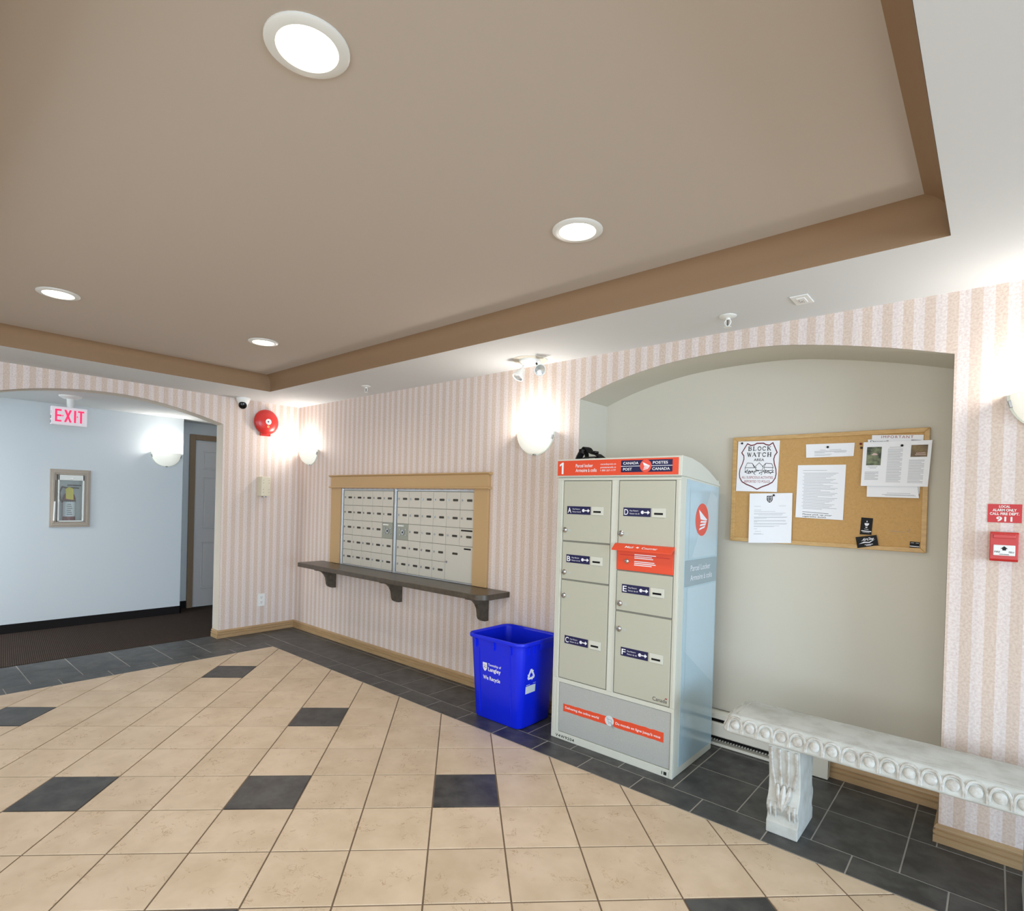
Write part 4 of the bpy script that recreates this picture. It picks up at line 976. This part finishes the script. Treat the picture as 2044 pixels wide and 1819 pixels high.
# ------------------------------------------------------------------ baseboard heater in the alcove
t = thing('baseboard_heater', (4.9, AD - 0.014, 0.0), 'long white baseboard heater on alcove back wall behind the bench', 'heater')
hx0, hx1 = 4.25, 5.360; FHt = Frame((hx0, AD - 0.014, 0), (0, -1, 0), (0, 0, 1), (1, 0, 0)); Lh = hx1 - hx0
obj('back_shell', MB().prism(FHt, [(0, 0.012), (0.006, 0.012), (0.006, 0.215), (0, 0.215)], 0, Lh), 'heater_white', t)
obj('top_cover', MB().prism(FHt, [(0, 0.215), (0.030, 0.215), (0.052, 0.200), (0.052, 0.172), (0.046, 0.172), (0.046, 0.195), (0, 0.205)], 0, Lh), 'heater_white', t)
obj('front_panel', MB().prism(FHt, [(0.040, 0.150), (0.052, 0.148), (0.056, 0.140), (0.056, 0.066), (0.050, 0.060), (0.040, 0.060)], 0, Lh), 'heater_white', t, bevel=0.002)
obj('element', MB().prism(FHt, [(0.008, 0.04), (0.036, 0.04), (0.036, 0.185), (0.008, 0.185)], 0.01, Lh - 0.06), 'black', t)
obj('bottom_rail', MB().prism(FHt, [(0, 0.002), (0.05, 0.002), (0.05, 0.018), (0, 0.018)], 0, Lh - 0.09), 'heater_white', t)
obj('end_cap', MB().prism(FHt, [(0, 0.002), (0.058, 0.002), (0.058, 0.200), (0.034, 0.217), (0, 0.217)], Lh - 0.09, Lh), 'heater_white', t, bevel=0.003)
mb = MB()
for k in range(60): mb.box(hx0 + 0.02 + k * 0.017, hx0 + 0.023 + k * 0.017, AD - 0.056, AD - 0.02, 0.03, 0.058)
obj('fins', mb, 'dark_metal', t)

# ------------------------------------------------------------------ stone bench
bx0, bx1, by0, by1 = 5.05, 6.478, -0.505, -0.172
t = thing('stone_bench', (5.76, -0.335, 0), 'weathered pale stone bench with egg-and-dart edge and carved legs', 'bench')
def slab_ring(dx, z, r): return [(a, b, z) for a, b in rr(bx0 + dx, bx1 - dx, by0 + dx, by1 - dx, r, 5)]
pr = [(0.012, 0.414, 0.03), (0.004, 0.418, 0.035), (0.0, 0.424, 0.036), (0.0, 0.432, 0.036), (0.006, 0.440, 0.034), (0.014, 0.462, 0.03), (0.020, 0.484, 0.026), (0.024, 0.494, 0.02), (0.030, 0.500, 0.018), (0.036, 0.502, 0.012)]
rows = [slab_ring(*q) for q in pr]; n = len(rows[0]); vs = [v for r_ in rows for v in r_]
fs = [(j * n + i, j * n + (i + 1) % n, (j + 1) * n + (i + 1) % n, (j + 1) * n + i) for j in range(len(rows) - 1) for i in range(n)] + [tuple(range(n - 1, -1, -1)), tuple((len(rows) - 1) * n + i for i in range(n))]
slab = obj('seat_slab', MB().add(vs, fs), 'stone', t, smooth=True, sharp=40)
mb = MB(); a, b, c, d_ = bx0 + 0.052, bx1 - 0.052, by0 + 0.052, by1 - 0.052
for q in ((a, b, c, c + 0.004), (a, b, d_ - 0.004, d_), (a, a + 0.004, c, d_), (b - 0.004, b, c, d_)): mb.box(q[0], q[1], q[2], q[3], 0.500, 0.5026)
obj('border_line', mb, 'grey_ink' if 0 else 'stone_carved', slab)
egg = None
vF = Vector((0, 0.020, 0.052)).normalized(); nF = Vector((0, -0.052, 0.020)).normalized()
for k in range(20):
    u = 5.112 + 0.068 * k
    O = Vector((u, by0 + 0.015, 0.464))
    if egg is None:
        EF = Frame(O, (1, 0, 0), vF, nF); mb = MB()
        arch = [EF(math.copysign(abs(math.cos(q)) ** 0.75, math.cos(q)) * 0.031, -0.028 + 0.054 * math.copysign(abs(math.sin(q)) ** 0.8, math.sin(q)), 0.003) for q in [(-0.15 + (PI + 0.3) * i / 12) for i in range(13)]]
        mb.tube(arch, [0.0042 + 0.0022 * math.sin(PI * i / 12) for i in range(13)], 6)
        vs = []; fs = []; nn, mm = 10, 5
        for j in range(mm + 1):
            q = PI / 2 * j / mm
            for i in range(nn):
                a2 = 2 * PI * i / nn; vs.append(EF(0.0225 * math.cos(a2) * math.cos(q), -0.007 + 0.023 * math.sin(a2) * math.cos(q), 0.011 * math.sin(q)))
        fs = [(j * nn + i, j * nn + (i + 1) % nn, (j + 1) * nn + (i + 1) % nn, (j + 1) * nn + i) for j in range(mm) for i in range(nn)]
        mb.add(vs, fs); mb.tube([EF(0.034, 0.02, 0.001), EF(0.034, -0.024, 0.004)], [0.002, 0.005], 6)
        egg = obj('egg_ornament', mb, 'stone_carved', slab, origin=O, smooth=True)
    else:
        o = egg.copy(); SC.collection.objects.link(o); o.parent = slab; o.location = (O - ORG[slab.name]) * S
nE = Vector((-0.052, 0, 0.020)).normalized(); vE = Vector((0.020, 0, 0.052)).normalized()
for k in range(4):      # the same ornament round the left end
    o = egg.copy(); SC.collection.objects.link(o); o.parent = slab
    o.location = (Vector((bx0 + 0.015, by1 - 0.06 - 0.068 * k, 0.464)) - ORG[slab.name]) * S; o.rotation_euler = (0, 0, -PI / 2)
lf = [(-0.474, 0.0), (-0.476, 0.055), (-0.462, 0.066), (-0.458, 0.085), (-0.470, 0.105), (-0.478, 0.128), (-0.472, 0.150), (-0.455, 0.170), (-0.446, 0.20), (-0.446, 0.24), (-0.452, 0.29), (-0.462, 0.34), (-0.472, 0.375), (-0.476, 0.40), (-0.476, 0.416)]
lb = [(-0.335 * 2 - y, z) for y, z in lf[::-1]]
def bench_leg(x0, x1):
    F = Frame((x0, 0, 0), (0, 1, 0), (0, 0, 1), (1, 0, 0))
    leg = obj('leg', MB().prism(F, (lf + lb)[::-1], 0, x1 - x0), 'stone', t, bevel=0.004, origin=((x0 + x1) / 2, -0.335, 0))
    def yat(z):
        for (ya_, za_), (yb2, zb2) in zip(lf, lf[1:]):
            if za_ <= z <= zb2: return ya_ + (yb2 - ya_) * (z - za_) / (zb2 - za_)
        return -0.47
    mb = MB(); w_ = x1 - x0
    for f in (0.10, 0.37, 0.63, 0.9):
        zs = [0.40 - 0.018 * i for i in range(12)] if f in (0.10, 0.9) else [0.40 - 0.018 * i for i in range(11)]
        mb.tube([(x0 + w_ * (f + (0.5 - f) * 0.35 * (i / 11) ** 3), yat(z) - 0.001, z) for i, z in enumerate(zs)], [0.007 + 0.002 * math.sin(i) for i in range(len(zs))], 6)
    obj('flutes', mb, 'stone_carved', leg, smooth=True)
    mb = MB()
    for f, r_ in ((0.5, 0.016), (0.3, 0.012), (0.7, 0.012)):
        mb.tube([(x0 + w_ * f, yat(0.2) - 0.002, 0.225), (x0 + w_ * (f * 0.8 + 0.1), yat(0.18) - 0.006, 0.185), (x0 + w_ * (0.5 + (f - 0.5) * 0.4), yat(0.15) - 0.006, 0.15), (x0 + w_ * 0.5, yat(0.12) - 0.004, 0.115)], [0.006, r_, r_ * 0.8, 0.004], 8)
    for f in (0.12, 0.28, 0.72, 0.88): mb.tube([(x0 + w_ * f, yat(0.15) - 0.002, 0.15), (x0 + w_ * f, yat(0.12) - 0.003, 0.12), (x0 + w_ * f, yat(0.08) - 0.003, 0.078)], [0.005, 0.008, 0.005], 6)
    obj('acanthus_leaf', mb, 'stone_carved', leg, smooth=True)
bench_leg(5.257, 5.391); bench_leg(6.140, 6.274)

# ------------------------------------------------------------------ cork board and what is pinned to it
yb = 0.345; FBd = wall_r(yb)
bu0, bu1, bv0, bv1, fw = 4.770, 5.758, 1.296, 1.943, 0.024
t = thing('cork_board', (5.26, AD, 1.296), 'wide cork notice board in an oak frame on the alcove wall', 'notice board')
obj('cork_panel', MB().rect(FBd, bu0 + 0.01, bu1 - 0.01, bv0 + 0.01, bv1 - 0.01, -0.014, 0.002), 'cork', t)
for q in ([(bu0, bv1), (bu1, bv1), (bu1 - fw, bv1 - fw), (bu0 + fw, bv1 - fw)], [(bu0, bv0), (bu1, bv0), (bu1 - fw, bv0 + fw), (bu0 + fw, bv0 + fw)][::-1], [(bu0, bv0), (bu0 + fw, bv0 + fw), (bu0 + fw, bv1 - fw), (bu0, bv1)], [(bu1, bv0), (bu1, bv1), (bu1 - fw, bv1 - fw), (bu1 - fw, bv0 + fw)]):
    obj('frame_rail', MB().prism(FBd, q[::-1], -0.014, 0.010), 'oak_frame', t, bevel=0.0025)
mb = MB(); mb.ribbon(FBd, [(5.60, 1.402), (5.665, 1.398)], 0.0015, 0.0026); mb.ribbon(FBd, [(5.683, 1.425), (5.688, 1.41), (5.680, 1.40), (5.676, 1.408), (5.684, 1.412)], 0.0012, 0.0026)
obj('scribble', mb, 'grey_ink', t)

def sheet(name, pts, label, cat, d=0.003, curl=0.004, mt='paper', group=None):
    """a thin sheet, its lower edge lifting off the board a little"""
    (u00, v00), (u10, v10), (u11, v11), (u01, v01) = pts      # TL TR BR BL
    nu, nv = 4, 6; top = []; bot = []
    for j in range(nv + 1):
        for i in range(nu + 1):
            a, b = i / nu, j / nv
            u = (u00 * (1 - a) + u10 * a) * (1 - b) + (u01 * (1 - a) + u11 * a) * b
            v = (v00 * (1 - a) + v10 * a) * (1 - b) + (v01 * (1 - a) + v11 * a) * b
            dd = d + curl * b * b + curl * 0.3 * (2 * a - 1) ** 2
            top.append(FBd(u, v, dd + 0.0006)); bot.append(FBd(u, v, dd))
    W_ = nu + 1; fs = [(j * W_ + i, (j + 1) * W_ + i, (j + 1) * W_ + i + 1, j * W_ + i + 1) for j in range(nv) for i in range(nu)]
    k = len(top); fb = [tuple(k + q for q in f[::-1]) for f in fs]
    rim = [j * W_ for j in range(nv + 1)] + [nv * W_ + i for i in range(1, W_)] + [j * W_ + nu for j in range(nv - 1, -1, -1)] + [i for i in range(nu - 1, 0, -1)]
    fr = [(rim[i], k + rim[i], k + rim[(i + 1) % len(rim)], rim[(i + 1) % len(rim)]) for i in range(len(rim))]
    o = obj(name, MB().add(top + bot, fs + fb + fr), mt, origin=FBd((u01 + u11) / 2, (v01 + v11) / 2, d))
    tag(o, label, cat, group)
    def at(a, b, e=0.0005):
        u = (u00 * (1 - a) + u10 * a) * (1 - b) + (u01 * (1 - a) + u11 * a) * b; v = (v00 * (1 - a) + v10 * a) * (1 - b) + (v01 * (1 - a) + v11 * a) * b
        return FBd(u, v, d + curl * b * b + curl * 0.3 * (2 * a - 1) ** 2 + 0.0006 + e)
    o_at[o.name] = at
    return o
o_at = {}
def lines(o, rows, th=0.004):
    """printed lines: (a0, a1, b) in sheet fractions"""
    at = o_at[o.name]; mb = MB()
    for a0, a1, b in rows:
        n_ = 4
        for i in range(n_):
            x0_, x1_ = a0 + (a1 - a0) * i / n_, a0 + (a1 - a0) * (i + 1) / n_
            mb.add([at(x0_, b + th), at(x1_, b + th), at(x1_, b), at(x0_, b)], [(0, 1, 2, 3)])
    return mb
class OnSheet:
    """text frame glued to a sheet: u, v as fractions (v counted up from the bottom)"""
    def __init__(s, o, e=0.0006): s.a = o_at[o.name]; s.e = e
    def __call__(s, u, v, d=0.0): return s.a(u, 1 - v, s.e + d)

p = sheet('block_watch_poster', [(4.801, 1.918), (5.043, 1.912), (5.036, 1.604), (4.797, 1.608)], 'poster with a red shield reading BLOCK WATCH AREA on the cork board', 'poster', curl=0.003)
OS = OnSheet(p)
sh = [(0.10, 0.77), (0.23, 0.95), (0.32, 0.915), (0.40, 0.925), (0.46, 0.955), (0.62, 0.955), (0.68, 0.925), (0.76, 0.915), (0.84, 0.96), (0.95, 0.77), (0.90, 0.71), (0.88, 0.64), (0.90, 0.55), (0.945, 0.44), (0.955, 0.35), (0.94, 0.27), (0.88, 0.19), (0.78, 0.14), (0.65, 0.10), (0.52, 0.045), (0.38, 0.10), (0.25, 0.14), (0.14, 0.19), (0.08, 0.27), (0.065, 0.35), (0.075, 0.44), (0.13, 0.55), (0.16, 0.64), (0.155, 0.71), (0.10, 0.77)]
obj('shield_outline', MB().ribbon(OS, sh, 0.022, 0), 'maroon_ink', p)
mb = MB(); serif_text(mb, OS, 'BLOCK', 0.25, 0.82, 0.812, 0.078); serif_text(mb, OS, 'WATCH', 0.235, 0.835, 0.692, 0.078); mb.text(OS, 'AREA', 0.53, 0.605, 0.05, 0.25, 'C', wt=0.01)
for pl in ([(0.20, 0.47), (0.25, 0.565), (0.37, 0.56), (0.43, 0.47), (0.20, 0.47), (0.21, 0.39), (0.42, 0.40)], [(0.37, 0.56), (0.46, 0.46)], [(0.44, 0.49), (0.54, 0.57), (0.64, 0.49), (0.62, 0.42), (0.46, 0.42), (0.47, 0.49)], [(0.62, 0.49), (0.70, 0.56), (0.84, 0.55), (0.88, 0.475), (0.66, 0.48)], [(0.70, 0.56), (0.66, 0.48), (0.68, 0.41), (0.86, 0.42), (0.87, 0.475)], [(0.20, 0.38), (0.30, 0.355), (0.36, 0.37)], [(0.62, 0.40), (0.75, 0.37), (0.9, 0.38)], [(0.42, 0.36), (0.46, 0.33)], [(0.62, 0.36), (0.60, 0.33)]):
    mb.ribbon(OS, pl, 0.010, 0)
for k in range(16): mb.ribbon(OS, [(0.2 + 0.044 * k, 0.385 + 0.03 * math.sin(k * 2.1)), (0.225 + 0.044 * k, 0.40 + 0.03 * math.sin(k * 1.3))], 0.016, 0)
obj('black_print', mb, 'ink', p)
mb = MB(); mb.text(OS, 'ALL SUSPICIOUS ACTIVITIES', 0.51, 0.255, 0.05, 0.76, 'C'); mb.text(OS, 'REPORTED TO POLICE', 0.51, 0.175, 0.05, 0.62, 'C')
obj('red_print', mb, 'red_ink', p)

p = sheet('letter', [(4.882, 1.593), (5.123, 1.599), (5.125, 1.304), (4.884, 1.290)], 'white letter with a shield crest hanging over the bottom frame of the cork board', 'notice', d=0.012, curl=0.002)
OS = OnSheet(p)
rows = [(0.12, 0.28, .26), (0.70, 0.86, .255), (0.12, 0.29, .335), (0.12, 0.62, .365), (0.12, 0.86, .40), (0.12, 0.8, .415), (0.22, 0.78, .44), (0.12, 0.9, .475), (0.12, 0.88, .49), (0.12, 0.42, .505), (0.12, 0.86, .545), (0.12, 0.87, .56), (0.12, 0.2, .575), (0.12, 0.9, .605), (0.12, 0.88, .62), (0.12, 0.72, .655), (0.12, 0.6, .67), (0.12, 0.21, .715), (0.15, 0.3, .765), (0.12, 0.30, .81), (0.12, 0.36, .825)]
obj('printed_text', lines(p, rows), 'grey_ink', p)
mb = MB(); mb.ribbon(OS, [(0.42, 0.94), (0.545, 0.94), (0.545, 0.87), (0.52, 0.835), (0.482, 0.815), (0.445, 0.835), (0.42, 0.87), (0.42, 0.94)], 0.014, 0); mb.ribbon(OS, [(0.482, 0.93), (0.482, 0.83)], 0.014, 0); mb.ribbon(OS, [(0.43, 0.885), (0.54, 0.885)], 0.012, 0)
for k in range(6): mb.ribbon(OS, [(0.435 + 0.06 * (k % 2), 0.925 - 0.03 * (k // 2)), (0.465 + 0.06 * (k % 2), 0.91 - 0.03 * (k // 2))], 0.014, 0)
obj('crest', mb, 'ink', p)

p = sheet('notice_sheet', [(5.145, 1.762), (5.389, 1.760), (5.383, 1.450), (5.141, 1.457)], 'typed notice with a handwritten line at its foot, middle of the cork board', 'notice', curl=0.003)
rows = [(0.12, 0.62, .10)] + [(0.15 if k % 3 else 0.12, 0.86 - 0.05 * ((k * 5) % 4) - (0.25 if k % 5 == 4 else 0), .15 + 0.0232 * k) for k in range(30)]
obj('printed_text', lines(p, rows, 0.005), 'grey_ink', p)
OS = OnSheet(p); mb = MB(); mb.ribbon(OS, [(0.15, 0.115), (0.70, 0.10)], 0.007, 0)
mb.text(OS, 'Please pick up your', 0.15, 0.058, 0.026, 0.62, shear=0.25, wt=0.008); mb.text(OS, 'cigarette butts', 0.15, 0.018, 0.026, 0.50, shear=0.25, wt=0.008)
obj('handwriting', mb, 'ink', p)

p = sheet('notice_strip', [(5.184, 1.882), (5.427, 1.880), (5.424, 1.806), (5.188, 1.804)], 'short strip of white paper at the top middle of the cork board', 'notice', curl=0.004)
obj('printed_text', lines(p, [(0.30, 0.42, .45), (0.50, 0.74, .45), (0.18, 0.84, .54), (0.18, 0.86, .60), (0.18, 0.40, .67), (0.60, 0.84, .66), (0.18, 0.55, .78), (0.18, 0.52, .86)], 0.018), 'grey_ink', p)

p = sheet('important_notice', [(5.507, 1.917), (5.732, 1.906), (5.722, 1.60), (5.50, 1.61)], 'sheet headed IMPORTANT in red, peeking out at top of the flyer stack', 'notice', d=0.004, curl=0.001)
OS = OnSheet(p)
mb = MB(); mb.text(OS, 'IMPORTANT', 0.5, 0.945, 0.045, 0.62, 'C', wt=0.0, sp=1.25); obj('red_print', mb, 'red_ink', p)
mb = MB(); mb.ribbon(OS, [(0.72, 0.895), (0.95, 0.885)], 0.05, 0); obj('black_print', mb, 'grey_ink', p)
p = sheet('folded_notice', [(5.489, 1.893), (5.68, 1.888), (5.722, 1.578), (5.493, 1.582)], 'white sheet under the flyer, its lower edge showing below it', 'notice', d=0.0075, curl=0.006)
OS = OnSheet(p); mb = MB(); mb.text(OS, 'Dramell', 0.06, 0.945, 0.04, 0.42); obj('black_print', mb, 'ink', p)
obj('printed_text', lines(p, [(0.3, 0.92, .95), (0.36, 0.95, .965), (0.4, 0.85, .925)], 0.005), 'grey_ink', p)
p = sheet('flyer', [(5.470, 1.879), (5.769, 1.876), (5.757, 1.637), (5.464, 1.641)], 'landscape three-column flyer with two photos, top right of the cork board', 'flyer', d=0.015, curl=0.004)
OS = OnSheet(p)
rows = [(0.09, 0.24, .56), (0.12, 0.22, .59)] + [(0.05, 0.26 - 0.05 * (k % 3 == 2), .68 + 0.024 * k) for k in range(8)] + [(0.40, 0.57, .13)] + [(0.38, 0.60 - 0.03 * ((k * 3) % 4 == 1), .17 + 0.026 * k) for k in range(29)] + [(0.70, 0.92 - 0.04 * ((k * 3) % 5 == 1), .42 + 0.026 * k) for k in range(20)]
obj('printed_text', lines(p, rows, 0.007), 'grey_ink', p)
obj('photo', MB().face(OS, [(0.062, 0.47), (0.285, 0.47), (0.285, 0.885), (0.062, 0.885)][::1], 0), 'photo_green', p)
mb = MB(); mb.face(OS, [(0.13, 0.70), (0.17, 0.75), (0.22, 0.73), (0.235, 0.705), (0.19, 0.695)], 0.0004); obj('photo_detail', mb, 'photo_pale', p)
obj('photo', MB().face(OS, [(0.715, 0.645), (0.95, 0.645), (0.95, 0.905), (0.715, 0.905)], 0), 'photo_brown', p)
mb = MB(); mb.face(OS, [(0.78, 0.68), (0.93, 0.685), (0.93, 0.70), (0.78, 0.695)], 0.0004); mb.face(OS, [(0.79, 0.715), (0.92, 0.72), (0.92, 0.735), (0.79, 0.73)], 0.0004); obj('photo_detail', mb, 'photo_pale', p)
p = sheet('business_card', [(5.470, 1.469), (5.524, 1.466), (5.519, 1.376), (5.465, 1.376)], 'upright black business card pinned low on the cork board', 'card', curl=0.002, mt='black')
OS = OnSheet(p); mb = MB(); mb.disc(OS, 0.52, 0.78, 0.05, 0, 0.0001, 8); mb.face(OS, [(0.34, 0.68), (0.70, 0.68), (0.72, 0.62), (0.6, 0.52), (0.42, 0.52), (0.32, 0.62)], 0); mb.face(OS, [(0.40, 0.46), (0.62, 0.46), (0.56, 0.40), (0.46, 0.40)], 0); mb.ribbon(OS, [(0.35, 0.33), (0.7, 0.31)], 0.02, 0); mb.ribbon(OS, [(0.12, 0.22), (0.95, 0.19)], 0.05, 0); mb.ribbon(OS, [(0.22, 0.14), (0.8, 0.12)], 0.015, 0)
obj('print', mb, 'white_print', p)
p = sheet('rounded_card', [(5.447, 1.359), (5.543, 1.377), (5.554, 1.323), (5.458, 1.300)], 'tilted black card with a white swoosh overlapping the bottom board frame', 'card', d=0.012, curl=0.001, mt='black')
OS = OnSheet(p); mb = MB(); mb.text(OS, 'AirOne', 0.25, 0.58, 0.26, 0.55, shear=0.4, wt=0.02)
mb.face(OS, [(0.10, 0.34), (0.35, 0.50), (0.60, 0.42), (0.90, 0.62), (0.62, 0.33), (0.38, 0.38)][::-1], 0); mb.ribbon(OS, [(0.38, 0.20), (0.74, 0.19)], 0.05, 0); mb.ribbon(OS, [(0.44, 0.11), (0.66, 0.10)], 0.035, 0)
obj('print', mb, 'white_print', p)
p = sheet('small_card', [(5.690, 1.352), (5.731, 1.350), (5.729, 1.319), (5.688, 1.320)], 'smallest black card, in the bottom right corner of the cork board', 'card', curl=0.001, mt='black')
OS = OnSheet(p); obj('print', MB().ribbon(OS, [(0.05, 0.25), (0.95, 0.22)], 0.12, 0).ribbon(OS, [(0.1, 0.8), (0.4, 0.8)], 0.05, 0).ribbon(OS, [(0.6, 0.8), (0.9, 0.8)], 0.05, 0), 'white_print', p)
def pin(u, v, d, mt, label):
    F = Frame(FBd(u, v, d), FBd.u, FBd.v, FBd.n)
    o = obj('push_pin', MB().lathe(F, [(0.0015, -0.001), (0.0015, 0.002), (0.0055, 0.003), (0.0065, 0.006), (0.004, 0.009), (0, 0.0095)], 10), mt, smooth=True, origin=FBd(u, v, d))
    tag(o, label, 'pin', 'push pins on the cork board')
pin(4.826, 1.905, 0.004, 'ink', 'dark pin at the top left of the shield poster')
pin(5.022, 1.584, 0.013, 'ink', 'dark pin at the top of the crested letter')
pin(5.297, 1.861, 0.004, 'ink', 'dark pin at the top of the short paper strip')
pin(5.456, 1.872, 0.002, 'maroon_ink', 'upper dark red pin left of the flyer')
pin(5.459, 1.850, 0.002, 'number_plate', 'lower brown pin left of the flyer')
pin(5.643, 1.853, 0.016, 'black', 'large black pin in the middle of the flyer')

# ------------------------------------------------------------------ fire alarm sign and pull station
t = thing('alarm_sign', (6.05, 0, 1.469), 'red wall sign reading LOCAL ALARM ONLY CALL FIRE DEPT. 911', 'sign')
obj('plate', MB().rect(WR, 5.995, 6.106, 1.469, 1.549, 0, 0.003), 'sign_red', t)
mb = MB()
for s_, v, h_, w_ in (('LOCAL', 1.534, 0.010, 0.036), ('ALARM ONLY', 1.518, 0.011, 0.078), ('CALL FIRE DEPT.', 1.502, 0.011, 0.096), ('911', 1.475, 0.020, 0.052)): mb.text(WR, s_, 6.050, v, h_, w_, 'C', d=0.0036, wt=0.028)
obj('lettering', mb, 'paper_cream', t)
t = thing('fire_pull_station', (6.05, 0, 1.303), 'red fire alarm pull station with white handle below the 911 sign', 'fire alarm')
obj('housing', MB().prism(Frame((6.006, 0, 0), (0, -1, 0), (0, 0, 1), (1, 0, 0)), [(0, 1.303), (0.038, 1.303), (0.045, 1.312), (0.036, 1.42), (0.030, 1.428), (0, 1.428)], 0, 0.092), 'alarm_red', t, bevel=0.002)
obj('hood', MB().rect(WR, 6.016, 6.088, 1.402, 1.418, 0.03, 0.042), 'alarm_red', t, bevel=0.002)
pf = Frame(WR(0, 1.328, 0.0445), WR.u, Vector((0, 0.075, 1)).normalized(), Vector((0, -1, 0.075)).normalized())
hd = obj('pull_handle', MB().rect(pf, 6.018, 6.088, 0.0, 0.045, -0.004, 0.007), 'white_plastic', t, bevel=0.002)
mb = MB(); mb.prism(pf, [(6.053, 0.040), (6.041, 0.029), (6.047, 0.029), (6.047, 0.022), (6.059, 0.022), (6.059, 0.029), (6.065, 0.029)], 0.007, 0.0076)
mb.text(pf, 'FIRE', 6.022, 0.012, 0.007, 0.018, d=0.0076, wt=0.01); mb.text(pf, 'FEU', 6.068, 0.012, 0.007, 0.016, d=0.0076, wt=0.01)
mb.ribbon(pf, [(6.038, 0.005), (6.068, 0.005)], 0.002, 0.0076); obj('lettering', mb, 'ink', hd)

# unseen lamp with a round bowl, added to brighten the hall
t = thing('hall_fill', (-0.85, -4.5, HC), 'round unseen fill lamp added to brighten the hall', 'ceiling light')
F = Frame((-0.85, -4.5, HC), (1, 0, 0), (0, -1, 0), (0, 0, -1))
obj('shade', MB().lathe(F, [(0.15, 0), (0.15, 0.02), (0.12, 0.06), (0, 0.08)], 24), 'opal_glass', t, smooth=True)
lamp('hall_fill_light', 'AREA', t, (-0.85, -4.5, HC - 0.1), 78, (0.93, 0.97, 1.0), 0.26)
